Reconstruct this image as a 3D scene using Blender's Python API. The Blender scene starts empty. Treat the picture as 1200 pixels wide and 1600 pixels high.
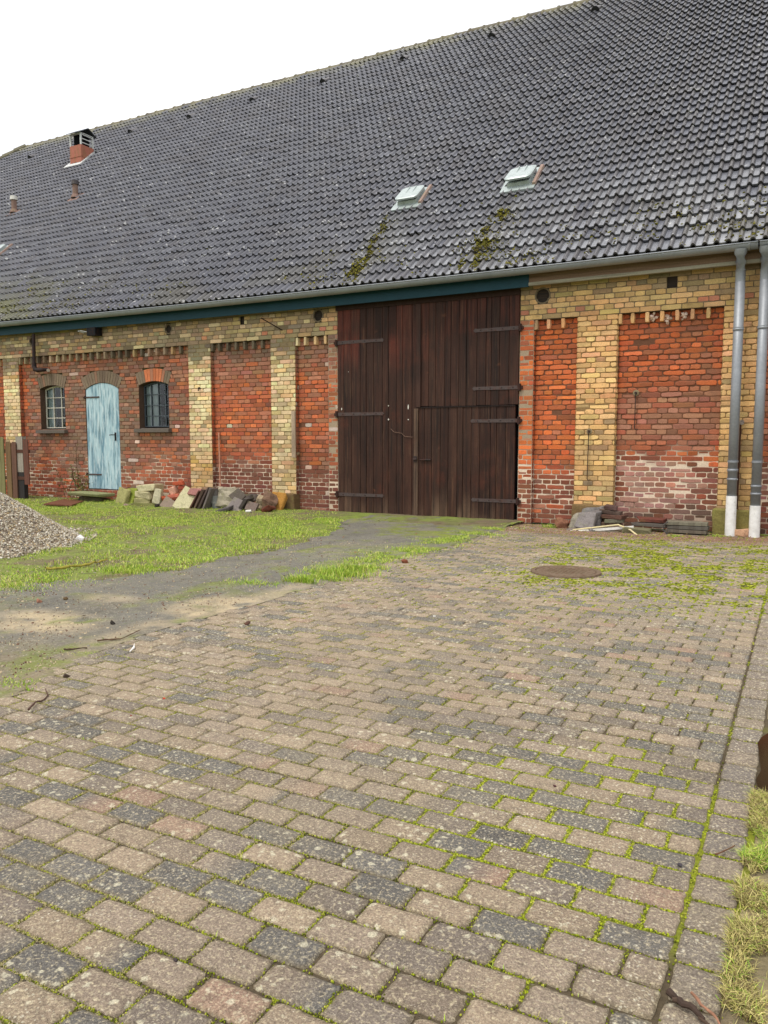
import bpy, bmesh, math, random
import numpy as np
from mathutils import Vector, Matrix, noise
R = math.radians
rng = np.random.default_rng(7)
random.seed(7)
SC = bpy.context.scene
COL = SC.collection

# ------------------------------------------------------------------ camera
F, H, D = 1230.0, 1.29, 11.7
PSI = R(28.1); PIT = math.atan(113 / 1230.0)
cd = bpy.data.cameras.new('camera'); cam = bpy.data.objects.new('camera', cd); COL.objects.link(cam)
cd.sensor_fit = 'VERTICAL'; cd.sensor_height = 36; cd.lens = F / 1600 * 36
cd.clip_start = 0.05; cd.clip_end = 2000
cam.location = (0, -D, H); cam.rotation_euler = (R(90) - PIT, 0, PSI)
SC.camera = cam
# ------------------------------------------------------------------ light
SUN_EL, SUN_AZ = R(65), R(205)      # azimuth measured from +Y clockwise
w = bpy.data.worlds.new('World'); SC.world = w; w.use_nodes = True
nt = w.node_tree; nt.nodes.clear()
def N(t, typ, **kw):
    n = t.nodes.new(typ)
    for k, v in kw.items():
        if k in n.inputs.keys(): n.inputs[k].default_value = v
        else: setattr(n, k, v)
    return n
out = N(nt, 'ShaderNodeOutputWorld'); bg = N(nt, 'ShaderNodeBackground'); bg.inputs['Strength'].default_value = 0.1
sky = N(nt, 'ShaderNodeTexSky'); sky.sky_type = 'NISHITA'; sky.sun_disc = False
sky.sun_elevation = SUN_EL; sky.sun_rotation = SUN_AZ; sky.dust_density = 3.0
tc = N(nt, 'ShaderNodeTexCoord'); mp = N(nt, 'ShaderNodeMapping'); mp.inputs['Scale'].default_value = (1.5, 1.5, 4)
ns = N(nt, 'ShaderNodeTexNoise'); ns.inputs['Scale'].default_value = 1.7; ns.inputs['Detail'].default_value = 7; ns.inputs['Roughness'].default_value = .55
cr = N(nt, 'ShaderNodeValToRGB')
cr.color_ramp.elements[0].position = .34; cr.color_ramp.elements[0].color = (.55, .55, .55, 1)
cr.color_ramp.elements[1].position = .60; cr.color_ramp.elements[1].color = (1, 1, 1, 1)
mx = N(nt, 'ShaderNodeMix'); mx.data_type = 'RGBA'
nt.links.new(tc.outputs['Generated'], mp.inputs['Vector']); nt.links.new(mp.outputs[0], ns.inputs['Vector'])
nt.links.new(ns.outputs['Fac'], cr.inputs['Fac']); nt.links.new(cr.outputs['Color'], mx.inputs[0])
nt.links.new(sky.outputs['Color'], mx.inputs[6]); mx.inputs[7].default_value = (10.0, 9.9, 10.0, 1)
nt.links.new(mx.outputs[2], bg.inputs['Color']); nt.links.new(bg.outputs[0], out.inputs['Surface'])
sl = bpy.data.lights.new('sun', 'SUN'); so = bpy.data.objects.new('sun', sl); COL.objects.link(so)
sl.energy = 1.5; sl.angle = R(14); sl.color = (1, .95, .86)
so.location = (0, 0, 30)
sd = Vector((math.sin(SUN_AZ) * math.cos(SUN_EL), math.cos(SUN_AZ) * math.cos(SUN_EL), math.sin(SUN_EL)))
so.rotation_euler = sd.to_track_quat('Z', 'Y').to_euler()
SC.view_settings.view_transform = 'Standard'; SC.view_settings.look = 'None'
SC.view_settings.exposure = 0.6; SC.view_settings.gamma = 1

# ------------------------------------------------------------------ helpers
C0 = np.array([0, -D, H])
FW = np.array([-math.sin(PSI) * math.cos(PIT), math.cos(PSI) * math.cos(PIT), -math.sin(PIT)])
RT = np.array([math.cos(PSI), math.sin(PSI), 0]); UP = np.cross(RT, FW)
def ray(x, y): return FW + RT * (x - 600) / F - UP * (y - 800) / F
def onwall(x, y, Y=0.):
    d = ray(x, y); return C0 + d * ((Y + D) / d[1])
def onground(x, y, z=0.):
    d = ray(x, y); return C0 + d * ((z - H) / d[2])
def onplane(x, y, P, n):
    d = ray(x, y); return C0 + d * (np.dot(n, P - C0) / np.dot(n, d))
def S(r, g, b, k=1.0):
    f = lambda c: ((c / 255 + .055) / 1.055) ** 2.4 if c > 10 else c / 255 / 12.92
    return np.array([f(r) * k, f(g) * k, f(b) * k])

def tag(o, label=None, cat=None, group=None, kind=None):
    if label: o['label'] = label
    if cat: o['category'] = cat
    if group: o['group'] = group
    if kind: o['kind'] = kind
    return o
def thing(name, loc, label, cat, group=None):
    o = bpy.data.objects.new(name, None); COL.objects.link(o); o.location = loc; o.empty_display_size = .2
    return tag(o, label, cat, group)
def link(name, me, mat, parent=None):
    o = bpy.data.objects.new(name, me); COL.objects.link(o)
    if mat is not None: me.materials.append(mat)
    if parent is not None:
        o.parent = parent
        t = Vector((0, 0, 0)); q = parent
        while q is not None: t += q.location; q = q.parent
        o.matrix_parent_inverse = Matrix.Translation(-t) if parent.type == 'EMPTY' else Matrix.Identity(4)
    return o
class MB:
    def __init__(s): s.v = []; s.f = []; s.c = []; s.n = 0
    def add(s, verts, faces, col=None):
        verts = np.asarray(verts, float); k = len(verts)
        s.v.append(verts)
        s.f += [tuple(int(i) + s.n for i in f) for f in faces]
        if col is None: col = (1, 1, 1)
        col = np.asarray(col, float)
        if col.ndim == 1: col = np.tile(col, (k, 1))
        s.c.append(col); s.n += k
    def box(s, lo, hi, col=None, M=None):
        x0, y0, z0 = lo; x1, y1, z1 = hi
        v = np.array([(x0,y0,z0),(x1,y0,z0),(x1,y1,z0),(x0,y1,z0),(x0,y0,z1),(x1,y0,z1),(x1,y1,z1),(x0,y1,z1)], float)
        if M is not None: v = np.array([tuple(M @ Vector(p)) for p in v])
        s.add(v, [(0,3,2,1),(4,5,6,7),(0,1,5,4),(1,2,6,5),(2,3,7,6),(3,0,4,7)], col)
    def tube(s, pts, r, seg=10, col=None, cap=True):
        pts = [Vector(p) for p in pts]; n = len(pts)
        rs = r if hasattr(r, '__len__') else [r] * n
        rings = []
        for i, p in enumerate(pts):
            t = (pts[min(i+1, n-1)] - pts[max(i-1, 0)]).normalized()
            a = Vector((0,0,1)) if abs(t.z) < .9 else Vector((1,0,0))
            u = t.cross(a).normalized(); v = t.cross(u)
            rings.append([p + (u*math.cos(q) + v*math.sin(q)) * rs[i] for q in [2*math.pi*k/seg for k in range(seg)]])
        vs = [tuple(q) for g in rings for q in g]; fs = []
        for i in range(n-1):
            for k in range(seg):
                a, b = i*seg+k, i*seg+(k+1) % seg
                fs.append((a, b, b+seg, a+seg))
        if cap: fs.append(tuple(range(seg))[::-1]); fs.append(tuple(range((n-1)*seg, n*seg)))
        s.add(vs, fs, col)
    def build(s, name, mat, parent=None, smooth=False, bevel=0):
        me = bpy.data.meshes.new(name)
        V = np.concatenate(s.v); me.from_pydata(V.tolist(), [], s.f)
        ca = me.color_attributes.new('Col', 'FLOAT_COLOR', 'POINT')
        c = np.concatenate(s.c); c4 = np.ones((len(c), 4)); c4[:, :3] = c
        ca.data.foreach_set('color', c4.ravel())
        if smooth: me.polygons.foreach_set('use_smooth', [True]*len(me.polygons))
        me.update()
        if bevel:
            bm = bmesh.new(); bm.from_mesh(me)
            bmesh.ops.bevel(bm, geom=bm.edges[:], offset=bevel, segments=2, affect='EDGES', profile=.6)
            bm.to_mesh(me); bm.free()
        return link(name, me, mat, parent)
def npmesh(name, V, Fq, mat, col=None, parent=None, smooth=False):
    """V (n,3), Fq (m,k) one face size"""
    me = bpy.data.meshes.new(name); V = np.asarray(V, np.float32); Fq = np.asarray(Fq, np.int32)
    me.vertices.add(len(V)); me.vertices.foreach_set('co', V.ravel())
    m, k = Fq.shape
    me.loops.add(m*k); me.loops.foreach_set('vertex_index', Fq.ravel())
    me.polygons.add(m); me.polygons.foreach_set('loop_start', np.arange(0, m*k, k, dtype=np.int32))
    me.polygons.foreach_set('loop_total', np.full(m, k, np.int32))
    if smooth: me.polygons.foreach_set('use_smooth', np.ones(m, bool))
    me.update(calc_edges=True); me.validate()
    if col is not None:
        ca = me.color_attributes.new('Col', 'FLOAT_COLOR', 'POINT'); c4 = np.ones((len(V), 4), np.float32); c4[:, :3] = col
        ca.data.foreach_set('color', c4.ravel())
    return link(name, me, mat, parent)

def vnoise(x, y, seed=0):
    """smooth value noise, numpy, ~[0,1]"""
    x = np.asarray(x, float); y = np.asarray(y, float)
    xi = np.floor(x).astype(int); yi = np.floor(y).astype(int); fx = x-xi; fy = y-yi
    fx = fx*fx*(3-2*fx); fy = fy*fy*(3-2*fy)
    def h(a, b):
        v = np.sin(a*127.1 + b*311.7 + seed*74.7) * 43758.5453
        return v - np.floor(v)
    return (h(xi,yi)*(1-fx)+h(xi+1,yi)*fx)*(1-fy) + (h(xi,yi+1)*(1-fx)+h(xi+1,yi+1)*fx)*fy
def fbm(x, y, seed=0, o=4):
    t = 0; a = .5; s = 0
    for i in range(o):
        t = t + a*vnoise(np.asarray(x)*2**i, np.asarray(y)*2**i, seed+i*13); s += a; a *= .5
    return t/s
def smooth(a, b, x):
    t = np.clip((np.asarray(x, float)-a)/(b-a), 0, 1); return t*t*(3-2*t)

# ------------------------------------------------------------------ materials
def mat(name, base=(1,1,1), attr=True, rough=.85, spec=.3, metal=0, mot=None, fine=None, bump=None, spots=None, streak=None, coat=0):
    """mot=(scale,colour,lo,hi,amount) blend ; fine=(scale,amount) value grain ; bump=(scale,strength,dist)
       spots=(scale,colour,radius,amount) ; streak=(vec scale,colour,lo,hi,amount)"""
    m = bpy.data.materials.new(name); m.use_nodes = True; t = m.node_tree; t.nodes.clear()
    o = N(t, 'ShaderNodeOutputMaterial'); b = N(t, 'ShaderNodeBsdfPrincipled')
    b.inputs['Roughness'].default_value = rough; b.inputs['Metallic'].default_value = metal
    b.inputs['Specular IOR Level'].default_value = spec; b.inputs['Coat Weight'].default_value = coat
    t.links.new(b.outputs[0], o.inputs['Surface'])
    tcn = N(t, 'ShaderNodeTexCoord'); cur = None
    if attr:
        a = N(t, 'ShaderNodeAttribute'); a.attribute_name = 'Col'
        mm = N(t, 'ShaderNodeMix'); mm.data_type = 'RGBA'; mm.blend_type = 'MULTIPLY'; mm.inputs[0].default_value = 1
        t.links.new(a.outputs['Color'], mm.inputs[6]); mm.inputs[7].default_value = (*base, 1); cur = mm.outputs[2]
    else:
        rgb = N(t, 'ShaderNodeRGB'); rgb.outputs[0].default_value = (*base, 1); cur = rgb.outputs[0]
    def noi(scale, detail=5, vec=None, rgh=.6, off=0):
        n = N(t, 'ShaderNodeTexNoise'); n.inputs['Scale'].default_value = scale; n.inputs['Detail'].default_value = detail
        n.inputs['Roughness'].default_value = rgh
        mpn = N(t, 'ShaderNodeMapping'); mpn.inputs['Location'].default_value = (off, off*.7, off*.3)
        if vec: mpn.inputs['Scale'].default_value = vec
        t.links.new(tcn.outputs['Object'], mpn.inputs['Vector']); t.links.new(mpn.outputs[0], n.inputs['Vector'])
        return n.outputs['Fac']
    def blend(fac, lo, hi, amt, colour, cur, inv=False):
        mr = N(t, 'ShaderNodeMapRange'); mr.inputs['From Min'].default_value = lo; mr.inputs['From Max'].default_value = hi
        mr.inputs['To Min'].default_value = 0; mr.inputs['To Max'].default_value = amt; mr.clamp = True
        t.links.new(fac, mr.inputs['Value'])
        x = N(t, 'ShaderNodeMix'); x.data_type = 'RGBA'; t.links.new(mr.outputs[0], x.inputs[0])
        t.links.new(cur, x.inputs[6]); x.inputs[7].default_value = (*colour, 1); return x.outputs[2]
    for i, q in enumerate(mot or []):
        cur = blend(noi(q[0], 6, off=3.1*i+1), q[2], q[3], q[4], q[1], cur)
    for i, q in enumerate(streak or []):
        cur = blend(noi(1.0, 6, vec=q[0], off=2.3*i), q[2], q[3], q[4], q[1], cur)
    for i, q in enumerate(spots or []):
        v = N(t, 'ShaderNodeTexVoronoi'); v.inputs['Scale'].default_value = q[0]; v.inputs['Randomness'].default_value = 1
        dm = N(t, 'ShaderNodeVectorMath'); dm.operation = 'ADD'
        nn = N(t, 'ShaderNodeTexNoise'); nn.inputs['Scale'].default_value = q[0]*2.0; nn.inputs['Detail'].default_value = 3
        sc = N(t, 'ShaderNodeVectorMath'); sc.operation = 'SCALE'; sc.inputs['Scale'].default_value = .8/q[0]
        t.links.new(tcn.outputs['Object'], nn.inputs['Vector']); t.links.new(nn.outputs['Color'], sc.inputs[0])
        t.links.new(tcn.outputs['Object'], dm.inputs[0]); t.links.new(sc.outputs[0], dm.inputs[1]); t.links.new(dm.outputs[0], v.inputs['Vector'])
        # random radius per cell, gated by broad noise
        sp = N(t, 'ShaderNodeSeparateColor'); t.links.new(v.outputs['Color'], sp.inputs[0])
        ad = N(t, 'ShaderNodeMath'); ad.operation = 'MULTIPLY'; t.links.new(sp.outputs[0], ad.inputs[0]); ad.inputs[1].default_value = q[2]
        lt = N(t, 'ShaderNodeMath'); lt.operation = 'SUBTRACT'; t.links.new(ad.outputs[0], lt.inputs[0]); t.links.new(v.outputs['Distance'], lt.inputs[1])
        g = noi(q[5] if len(q) > 5 else 1.2, 3, off=9+i); gm = N(t, 'ShaderNodeMapRange'); gm.inputs['From Min'].default_value = .45; gm.inputs['From Max'].default_value = .6
        gm.inputs['To Min'].default_value = .06; t.links.new(g, gm.inputs['Value'])
        mu = N(t, 'ShaderNodeMath'); mu.operation = 'MULTIPLY'; t.links.new(lt.outputs[0], mu.inputs[0]); t.links.new(gm.outputs[0], mu.inputs[1])
        cur = blend(mu.outputs[0], .0, .08, q[3], q[1], cur)
    if fine:
        f = noi(fine[0], 8, rgh=.75, off=5); mr = N(t, 'ShaderNodeMapRange')
        mr.inputs['From Min'].default_value = .25; mr.inputs['From Max'].default_value = .75
        mr.inputs['To Min'].default_value = 1-fine[1]; mr.inputs['To Max'].default_value = 1+fine[1]; t.links.new(f, mr.inputs['Value'])
        x = N(t, 'ShaderNodeMix'); x.data_type = 'RGBA'; x.blend_type = 'MULTIPLY'; x.inputs[0].default_value = 1
        x.clamp_result = False
        t.links.new(cur, x.inputs[6]); t.links.new(mr.outputs[0], x.inputs[7]); cur = x.outputs[2]
    t.links.new(cur, b.inputs['Base Color'])
    if bump:
        bn = N(t, 'ShaderNodeBump'); bn.inputs['Strength'].default_value = bump[1]; bn.inputs['Distance'].default_value = bump[2]
        t.links.new(noi(bump[0], 8, vec=bump[3] if len(bump) > 3 else None, rgh=.65, off=4), bn.inputs['Height']); t.links.new(bn.outputs[0], b.inputs['Normal'])
    return m
M_brick = mat('brick', rough=.9, spec=.2, mot=[(1.3, S(110,92,76), .50, .72, .38), (4.5, S(92,78,64), .52, .75, .35), (9, S(70,58,48), .58, .78, .45), (34, S(205,190,170), .66, .80, .35)], fine=(70, .38), bump=(90, .6, .006))
M_mortar = mat('mortar', rough=.95, spec=.1, fine=(60, .3), bump=(80, .6, .006))
M_tile = mat('roof_tile', rough=.33, spec=.5, mot=[(.7, S(108,107,110), .48, .68, .22), (14, S(70,68,68), .55, .75, .28)],
             spots=[(9, S(196,196,194), .36, .6, .8), (26, S(52,48,44), .38, .8, .9), (22, S(180,180,174), .32, .5, .5)], fine=(45, .22), bump=(60, .35, .004))
M_ridge = mat('ridge_tile', rough=.8, mot=[(5, S(128,124,100), .45, .65, .5), (16, S(90,80,60), .5, .7, .6)], fine=(40, .3), bump=(40, .5, .01))
M_paver = mat('paver', rough=.88, spec=.22, mot=[(.8, S(146,134,112), .46, .68, .32), (3.2, S(136,124,100), .52, .72, .32), (26, S(72,64,58), .50, .70, .38), (90, S(194,181,150), .52, .66, .60), (230, S(210,200,178), .58, .70, .55)],
              spots=[(30, S(200,194,168), .42, .60, 1.1), (80, S(206,200,178), .42, .60, 1.9)], fine=(170, .8), bump=(120, 1.0, .007))
M_ground = mat('ground', rough=.95, spec=.15, fine=(55, .4), bump=(70, .8, .012), spots=[(30, S(170,150,120), .28, .6, 1)])
M_path = mat('asphalt', rough=.9, spec=.25, mot=[(2.2, S(136,128,108), .48, .68, .45), (7, S(82,80,72), .50, .70, .45), (28, S(160,152,132), .56, .70, .5), (16, S(104,114,58), .58, .72, .4)], fine=(90, .45), bump=(60, 1.0, .014), spots=[(60, S(170,164,150), .40, .75, 1.2)])
M_moss = mat('moss', rough=1, spec=.05, fine=(60, .35), bump=(160, .8, .004))
M_grass = mat('grass_blade', rough=.6, spec=.3)
M_wood = mat('dark_wood', rough=.7, spec=.25, mot=[(1.4, S(30,19,15), .45, .68, .55), (2.3, S(92,48,32), .56, .74, .5)], streak=[((9, 9, .55), S(66,40,30), .52, .72, .4), ((22, 22, 1.0), S(22,15,13), .44, .66, .7), ((60, 60, 1.6), S(118,92,70), .58, .74, .42), ((14, 14, .8), S(104,74,54), .64, .74, .5)], spots=[(3.2, S(92,58,40), .16, .85, 1.0)],
             fine=(60, .3), bump=(1, .5, .004, (90, 90, 3)))
M_blue = mat('blue_paint', base=S(164,192,200), rough=.7, streak=[((14, 14, 1.7), S(88,126,144), .47, .60, .85), ((40, 40, 5), S(214,226,226), .5, .66, .6), ((26, 26, 2.2), S(66,86,92), .58, .68, .75)],
             bump=(1, .4, .003, (90, 90, 4)))
M_iron = mat('rusty_iron', rough=.7, metal=.4, mot=[(20, S(86,48,34), .48, .7, .6)], fine=(80, .4), bump=(70, .5, .003))
M_zinc = mat('zinc', base=S(138,142,147), rough=.5, metal=.30, spec=.5, mot=[(3, S(158,162,168), .45, .7, .5), (1.2, S(98,102,108), .5, .75, .6)], fine=(30, .15), bump=(6, .12, .01))
M_teal = mat('teal_paint', base=S(16,58,70), rough=.6, fine=(10, .15), bump=(1, .2, .002, (2, 40, 40)))
M_board = mat('bare_board', rough=.8, streak=[((1.2, 30, 30), S(70,52,38), .45, .7, .6)], fine=(50, .25), bump=(1, .4, .003, (3, 80, 80)))
M_stone = mat('rubble_stone', rough=.9, spec=.2, mot=[(7, S(120,125,60), .56, .74, .4), (18, S(70,64,56), .52, .75, .45)], fine=(50, .35), bump=(30, .8, .012))
M_plaster = mat('pipe_plastic', rough=.45, spec=.4, fine=(20, .08), mot=[(5, S(150,146,134), .48, .7, .4), (18, S(120,112,92), .56, .72, .35)])
M_wood2 = mat('weathered_wood', rough=.85, streak=[((25, 25, 1.5), S(60,48,38), .48, .7, .6)], fine=(60, .3), bump=(1, .5, .004, (90, 90, 4)))
M_gravel = mat('gravel', rough=.85, fine=(30, .15))
M_darkhole = mat('dark_interior', base=(.008, .008, .009), attr=False, rough=1, spec=0)
M_leaf = mat('leaf', rough=.6, spec=.3)
M_curtain = mat('curtain', base=S(190,198,192), attr=False, rough=.9, fine=(8, .2))
M_frame_w = mat('white_metal', base=S(200,196,180), attr=False, rough=.6, mot=[(30, S(110,90,70), .55, .7, .7)], fine=(30, .15))
M_frame_d = mat('dark_metal', base=S(72,80,86), attr=False, rough=.5, fine=(30, .2))
M_sill = mat('sill_stone', base=S(96,88,80), attr=False, rough=.85, fine=(40, .3), bump=(40, .5, .006))
M_hatch = mat('hatch_zinc', base=S(170,180,178), attr=False, rough=.4, metal=.35, mot=[(8, S(120,128,120), .5, .75, .5)], fine=(20, .15))
M_rustsheet = mat('red_sheet', base=S(160,98,80), attr=False, rough=.7, streak=[((8, 8, 2), S(120,100,60), .5, .7, .6)], fine=(20, .2))
M_lead = mat('lead_flashing', base=S(196,198,196), attr=False, rough=.6, mot=[(12, S(130,130,128), .5, .7, .5)])
# glass: reflects sky, shows dark room behind
M_glass = bpy.data.materials.new('window_glass'); M_glass.use_nodes = True; t = M_glass.node_tree; t.nodes.clear()
go = N(t, 'ShaderNodeOutputMaterial'); gm = N(t, 'ShaderNodeMixShader'); gt = N(t, 'ShaderNodeBsdfTransparent'); gg = N(t, 'ShaderNodeBsdfGlossy')
gt.inputs['Color'].default_value = (.72, .78, .8, 1); gg.inputs['Roughness'].default_value = .08; gg.inputs['Color'].default_value = (.85, .9, .95, 1)
fr = N(t, 'ShaderNodeFresnel'); fr.inputs['IOR'].default_value = 1.55
nb = N(t, 'ShaderNodeTexNoise'); nb.inputs['Scale'].default_value = 5; bb = N(t, 'ShaderNodeBump'); bb.inputs['Distance'].default_value = .02; bb.inputs['Strength'].default_value = .3
t.links.new(nb.outputs['Fac'], bb.inputs['Height']); t.links.new(bb.outputs[0], gg.inputs['Normal'])
t.links.new(fr.outputs[0], gm.inputs[0]); t.links.new(gt.outputs[0], gm.inputs[1]); t.links.new(gg.outputs[0], gm.inputs[2]); t.links.new(gm.outputs[0], go.inputs['Surface'])
M_water = mat('puddle_water', base=S(44,34,24), attr=False, rough=.06, spec=.5, bump=(6, .05, .01))

# ------------------------------------------------------------------ barn
barn = thing('barn', (-8, 0, 0), 'long brick barn with yellow pilasters, red panels and a huge dark tiled roof', 'barn')
ZA = 3.085; RH = .075; HP = .140
YP = .085                      # recess of the panels
ROWS_UP = 9                    # courses above the dentil line
X_ = lambda px, py=600, Y=0.: float(onwall(px, py, Y)[0])
x_dl, x_dr = -7.15, -3.905     # barn door opening
pil = [(X_(5), X_(30)), (X_(294.5), X_(329.7)), (X_(423), X_(461.6)), (X_(900), X_(963)), (X_(1127), X_(1188))]
panels = [(-17.6, pil[0][0]), (pil[0][1], pil[1][0]), (pil[1][1], pil[2][0]), (pil[2][1], X_(513)), (X_(833), pil[3][0]), (pil[3][1], pil[4][0]), (pil[4][1], 3.6)]
def opening(xa, xb, ztop, zbot, rise):
    cx = (xa+xb)/2; hw = (xb-xa)/2; Rr = (hw*hw+rise*rise)/(2*rise); zc = ztop-Rr
    return dict(xa=xa, xb=xb, zt=ztop, zb=zbot, cx=cx, hw=hw, R=Rr, zc=zc, zs=ztop-rise)
def ow(x0, x1, yt, yb, rise):
    a = onwall(x0, 650, YP)[0]; b = onwall(x1, 650, YP)[0]; m = (x0+x1)/2
    return opening(a, b, onwall(m, yt, YP)[2], onwall(m, yb, YP)[2], rise)
OP1 = ow(64, 102, 602, 671, .07)
OP2 = ow(218, 264, 595.5, 669, .075)
OPD = ow(134.5, 186, 598, 764, .13)
OPS = [OP1, OP2, OPD]
RING = .255
def half_at(o, z, grow=0):
    """half width of opening (grown by ring for the arch) at height z"""
    if z < o['zb'] - .001: return 0
    if z < o['zs'] - (grow*.25 if grow else 0): return o['hw']
    R_ = o['R']+grow
    zz = z-o['zc']
    if zz >= R_: return 0
    ang_half = math.asin(min(1, o['hw']/o['R']))
    h = math.sqrt(max(0, R_*R_-zz*zz))
    if grow: return min(h, max(o['hw'], zz*math.tan(ang_half)))
    return min(h, o['hw'])
def subtract(iv, cuts):
    out_ = [iv]
    for a, b in cuts:
        nx = []
        for p, q in out_:
            if b <= p or a >= q: nx.append((p, q)); continue
            if a > p: nx.append((p, a))
            if b < q: nx.append((b, q))
        out_ = nx
    return [i for i in out_ if i[1]-i[0] > .012]

# colour zones of the brickwork ------------------------------------------------
ORANGE = S(214,114,62); RED = S(170,92,62); PINK = S(168,122,98); MAROON = S(116,70,56); GREYB = S(124,108,92); DARK = S(88,76,68)
PALE = S(194,176,158); YEL = S(236,210,166); GOLD = S(228,184,126); OCHRE = S(188,156,104); SOOT = S(128,116,96); LIVID = S(132,92,76)
def pick(ch, ws):
    ws = np.array(ws, float); ws = np.maximum(ws, 0); ws /= ws.sum(); c = np.array(ch[rng.choice(len(ch), p=ws)])
    return c*.5+.5*(np.array(ch)*ws[:, None]).sum(0)
def colour(s, z, kind):
    n1 = float(fbm(s*1.1, z*1.3, 3)); n2 = float(fbm(s*2.5+9, z*2.5, 5)); n3 = float(fbm(s*.7+4, z*.9, 8))
    j = 1+rng.normal(0, .10)
    if kind == 'yellow_top':
        right = smooth(-8.5, -3.5, s)
        top = smooth(3.35, 3.62, z)
        wso = .5*(1-right)+.10+.65*top+1.1*max(0, n2-.52)*3
        c = pick([YEL, GOLD, OCHRE, SOOT, GREYB], [.55*(1-right)*(1-top), 1.0*right*(1-top*.6)+.08, .6+.5*right, wso*1.3, wso*.6])
        if z < ZA+.16 and z > ZA+.08 and rng.random() < .22: c = S(190,128,98)
    elif kind == 'pil':
        right = smooth(-8.5, -4.2, s); low = smooth(1.55, .6, z); hi = smooth(2.6, 2.95, z)*(1-right)
        peach = smooth(1.4, 2.2, z)*right
        g = max(0, n2-.50)*3
        c = pick([YEL, GOLD, S(230,176,124), OCHRE, SOOT], [(1.0*(1-right))*(1-.8*hi), .22+.9*right, .9*peach, .10+.6*low+.25*g, .06+.35*low+.45*g+2.6*hi])
        if low > .6 and s < -9: c = pick([c, S(190,150,80)], [1, .6])
    else:
        if s < -15.2: a = dict(o=.25, r=.7, p=.1, m=.25, g=.1)
        elif s < pil[1][0]:      # window bay
            dist = min(abs(s-OPD['cx']), 9)
            near = smooth(1.35, .5, abs(s-OPD['cx'])) + .55*smooth(.9, .5, abs(s-OP1['cx']))*(z > 1.25) + .4*smooth(.9, .5, abs(s-OP2['cx']))*(z > 1.25)
            near *= smooth(.2, .9, z)
            top = smooth(2.2, 2.6, z)
            low = smooth(1.1, .5, z)
            a = dict(o=.06+.3*top*n1, r=.40+.8*max(0, .9-near)*low, p=.55*(1-low)+.3*top, m=.12+.9*low*smooth(.8, .3, z), g=.30+1.3*near*(1-.4*top)+.3*top, d=.08+.14*near)
        elif s < x_dl+.2:    # panels 2,3
            hi = smooth(2.2, 2.75, z); low = smooth(.95, .7, z)
            a = dict(o=.40*(1-hi)*(1-low)+.03, r=.75*(1-hi*.6)*(1-low), p=.35+.9*hi, m=.08+.5*smooth(1.5, .9, z)+3*low, g=.05+1.1*smooth(2.6, 2.9, z), d=.05)
        elif s < pil[3][0]+.05:   # panel right of the door
            low = smooth(1.05, .55, z)
            a = dict(o=1.2*(1-low)+.1, r=.5, p=.08, m=.10+1.6*low, g=.02, l=.12)
        else:
            mid = smooth(2.15, 1.85, z)*smooth(1.0, 1.4, z); low = smooth(1.3, .85, z); vlow = smooth(.42, .25, z)
            a = dict(o=.75*(1-mid)*(1-low), r=.8*(1-low*.7)*(1-.4*mid), p=1.0*mid+.05, m=.06+1.9*low, g=.05*mid, l=.22, d=1.5*vlow)
        nm = dict(o=ORANGE, r=RED, p=PINK, m=MAROON, g=GREYB, d=DARK, l=LIVID)
        ks = list(a); c = pick([nm[k] for k in ks], [a[k] for k in ks])
        if s < x_dl and rng.random() < .012: c = PALE
    if kind == 'panel' and s > -2.9 and z < 1.0:
        ef = smooth(.50, .62, float(fbm(s*3.3, z*4.5, 15))+.10*smooth(.6, .3, abs(z-.45)))*.38*smooth(.12, .3, z); c = c*(1-ef)+S(204,160,148)*ef
    f = .12*(n3-.5)+.12*(n1-.5)
    c = c*j*(1+f)*1.0
    c = c*(1+rng.normal(0, .05, 3))
    return np.clip(c, .006, .8)
def mortar(s, z, kind):
    n = float(fbm(s*2.1, z*2.1, 21)); n2 = float(fbm(s*5, z*5, 4))
    if kind == 'yellow_top': base = S(120,106,84)
    elif kind == 'pil': base = S(140,114,78) if s > -8 else S(138,120,84)
    else: base = S(112,78,60)
    white = 0
    if kind == 'panel' or kind == 'jamb':
        if s < pil[1][0]: top_ = 1.05
        elif s < pil[2][0]: top_ = .98
        elif s < x_dl+.2: top_ = .62
        elif s < pil[3][0]+.05: top_ = .85
        else: top_ = 1.02
        white = smooth(top_+.16, top_-.12, z+(n-.5)*.7) * (1-.5*smooth(.35, .2, z)) * smooth(.30, .52, n2+.12)
        if s < pil[1][0]: white = smooth(1.15, .95, z+(n-.5)*.5)*smooth(.42, .62, n+.15*(s > -9.9))
    if kind == 'jamb': base = S(158,140,118)
    return base*(1-white) + S(214,196,174)*white, white

def brickset():
    return dict(V=[], C=[])
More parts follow.
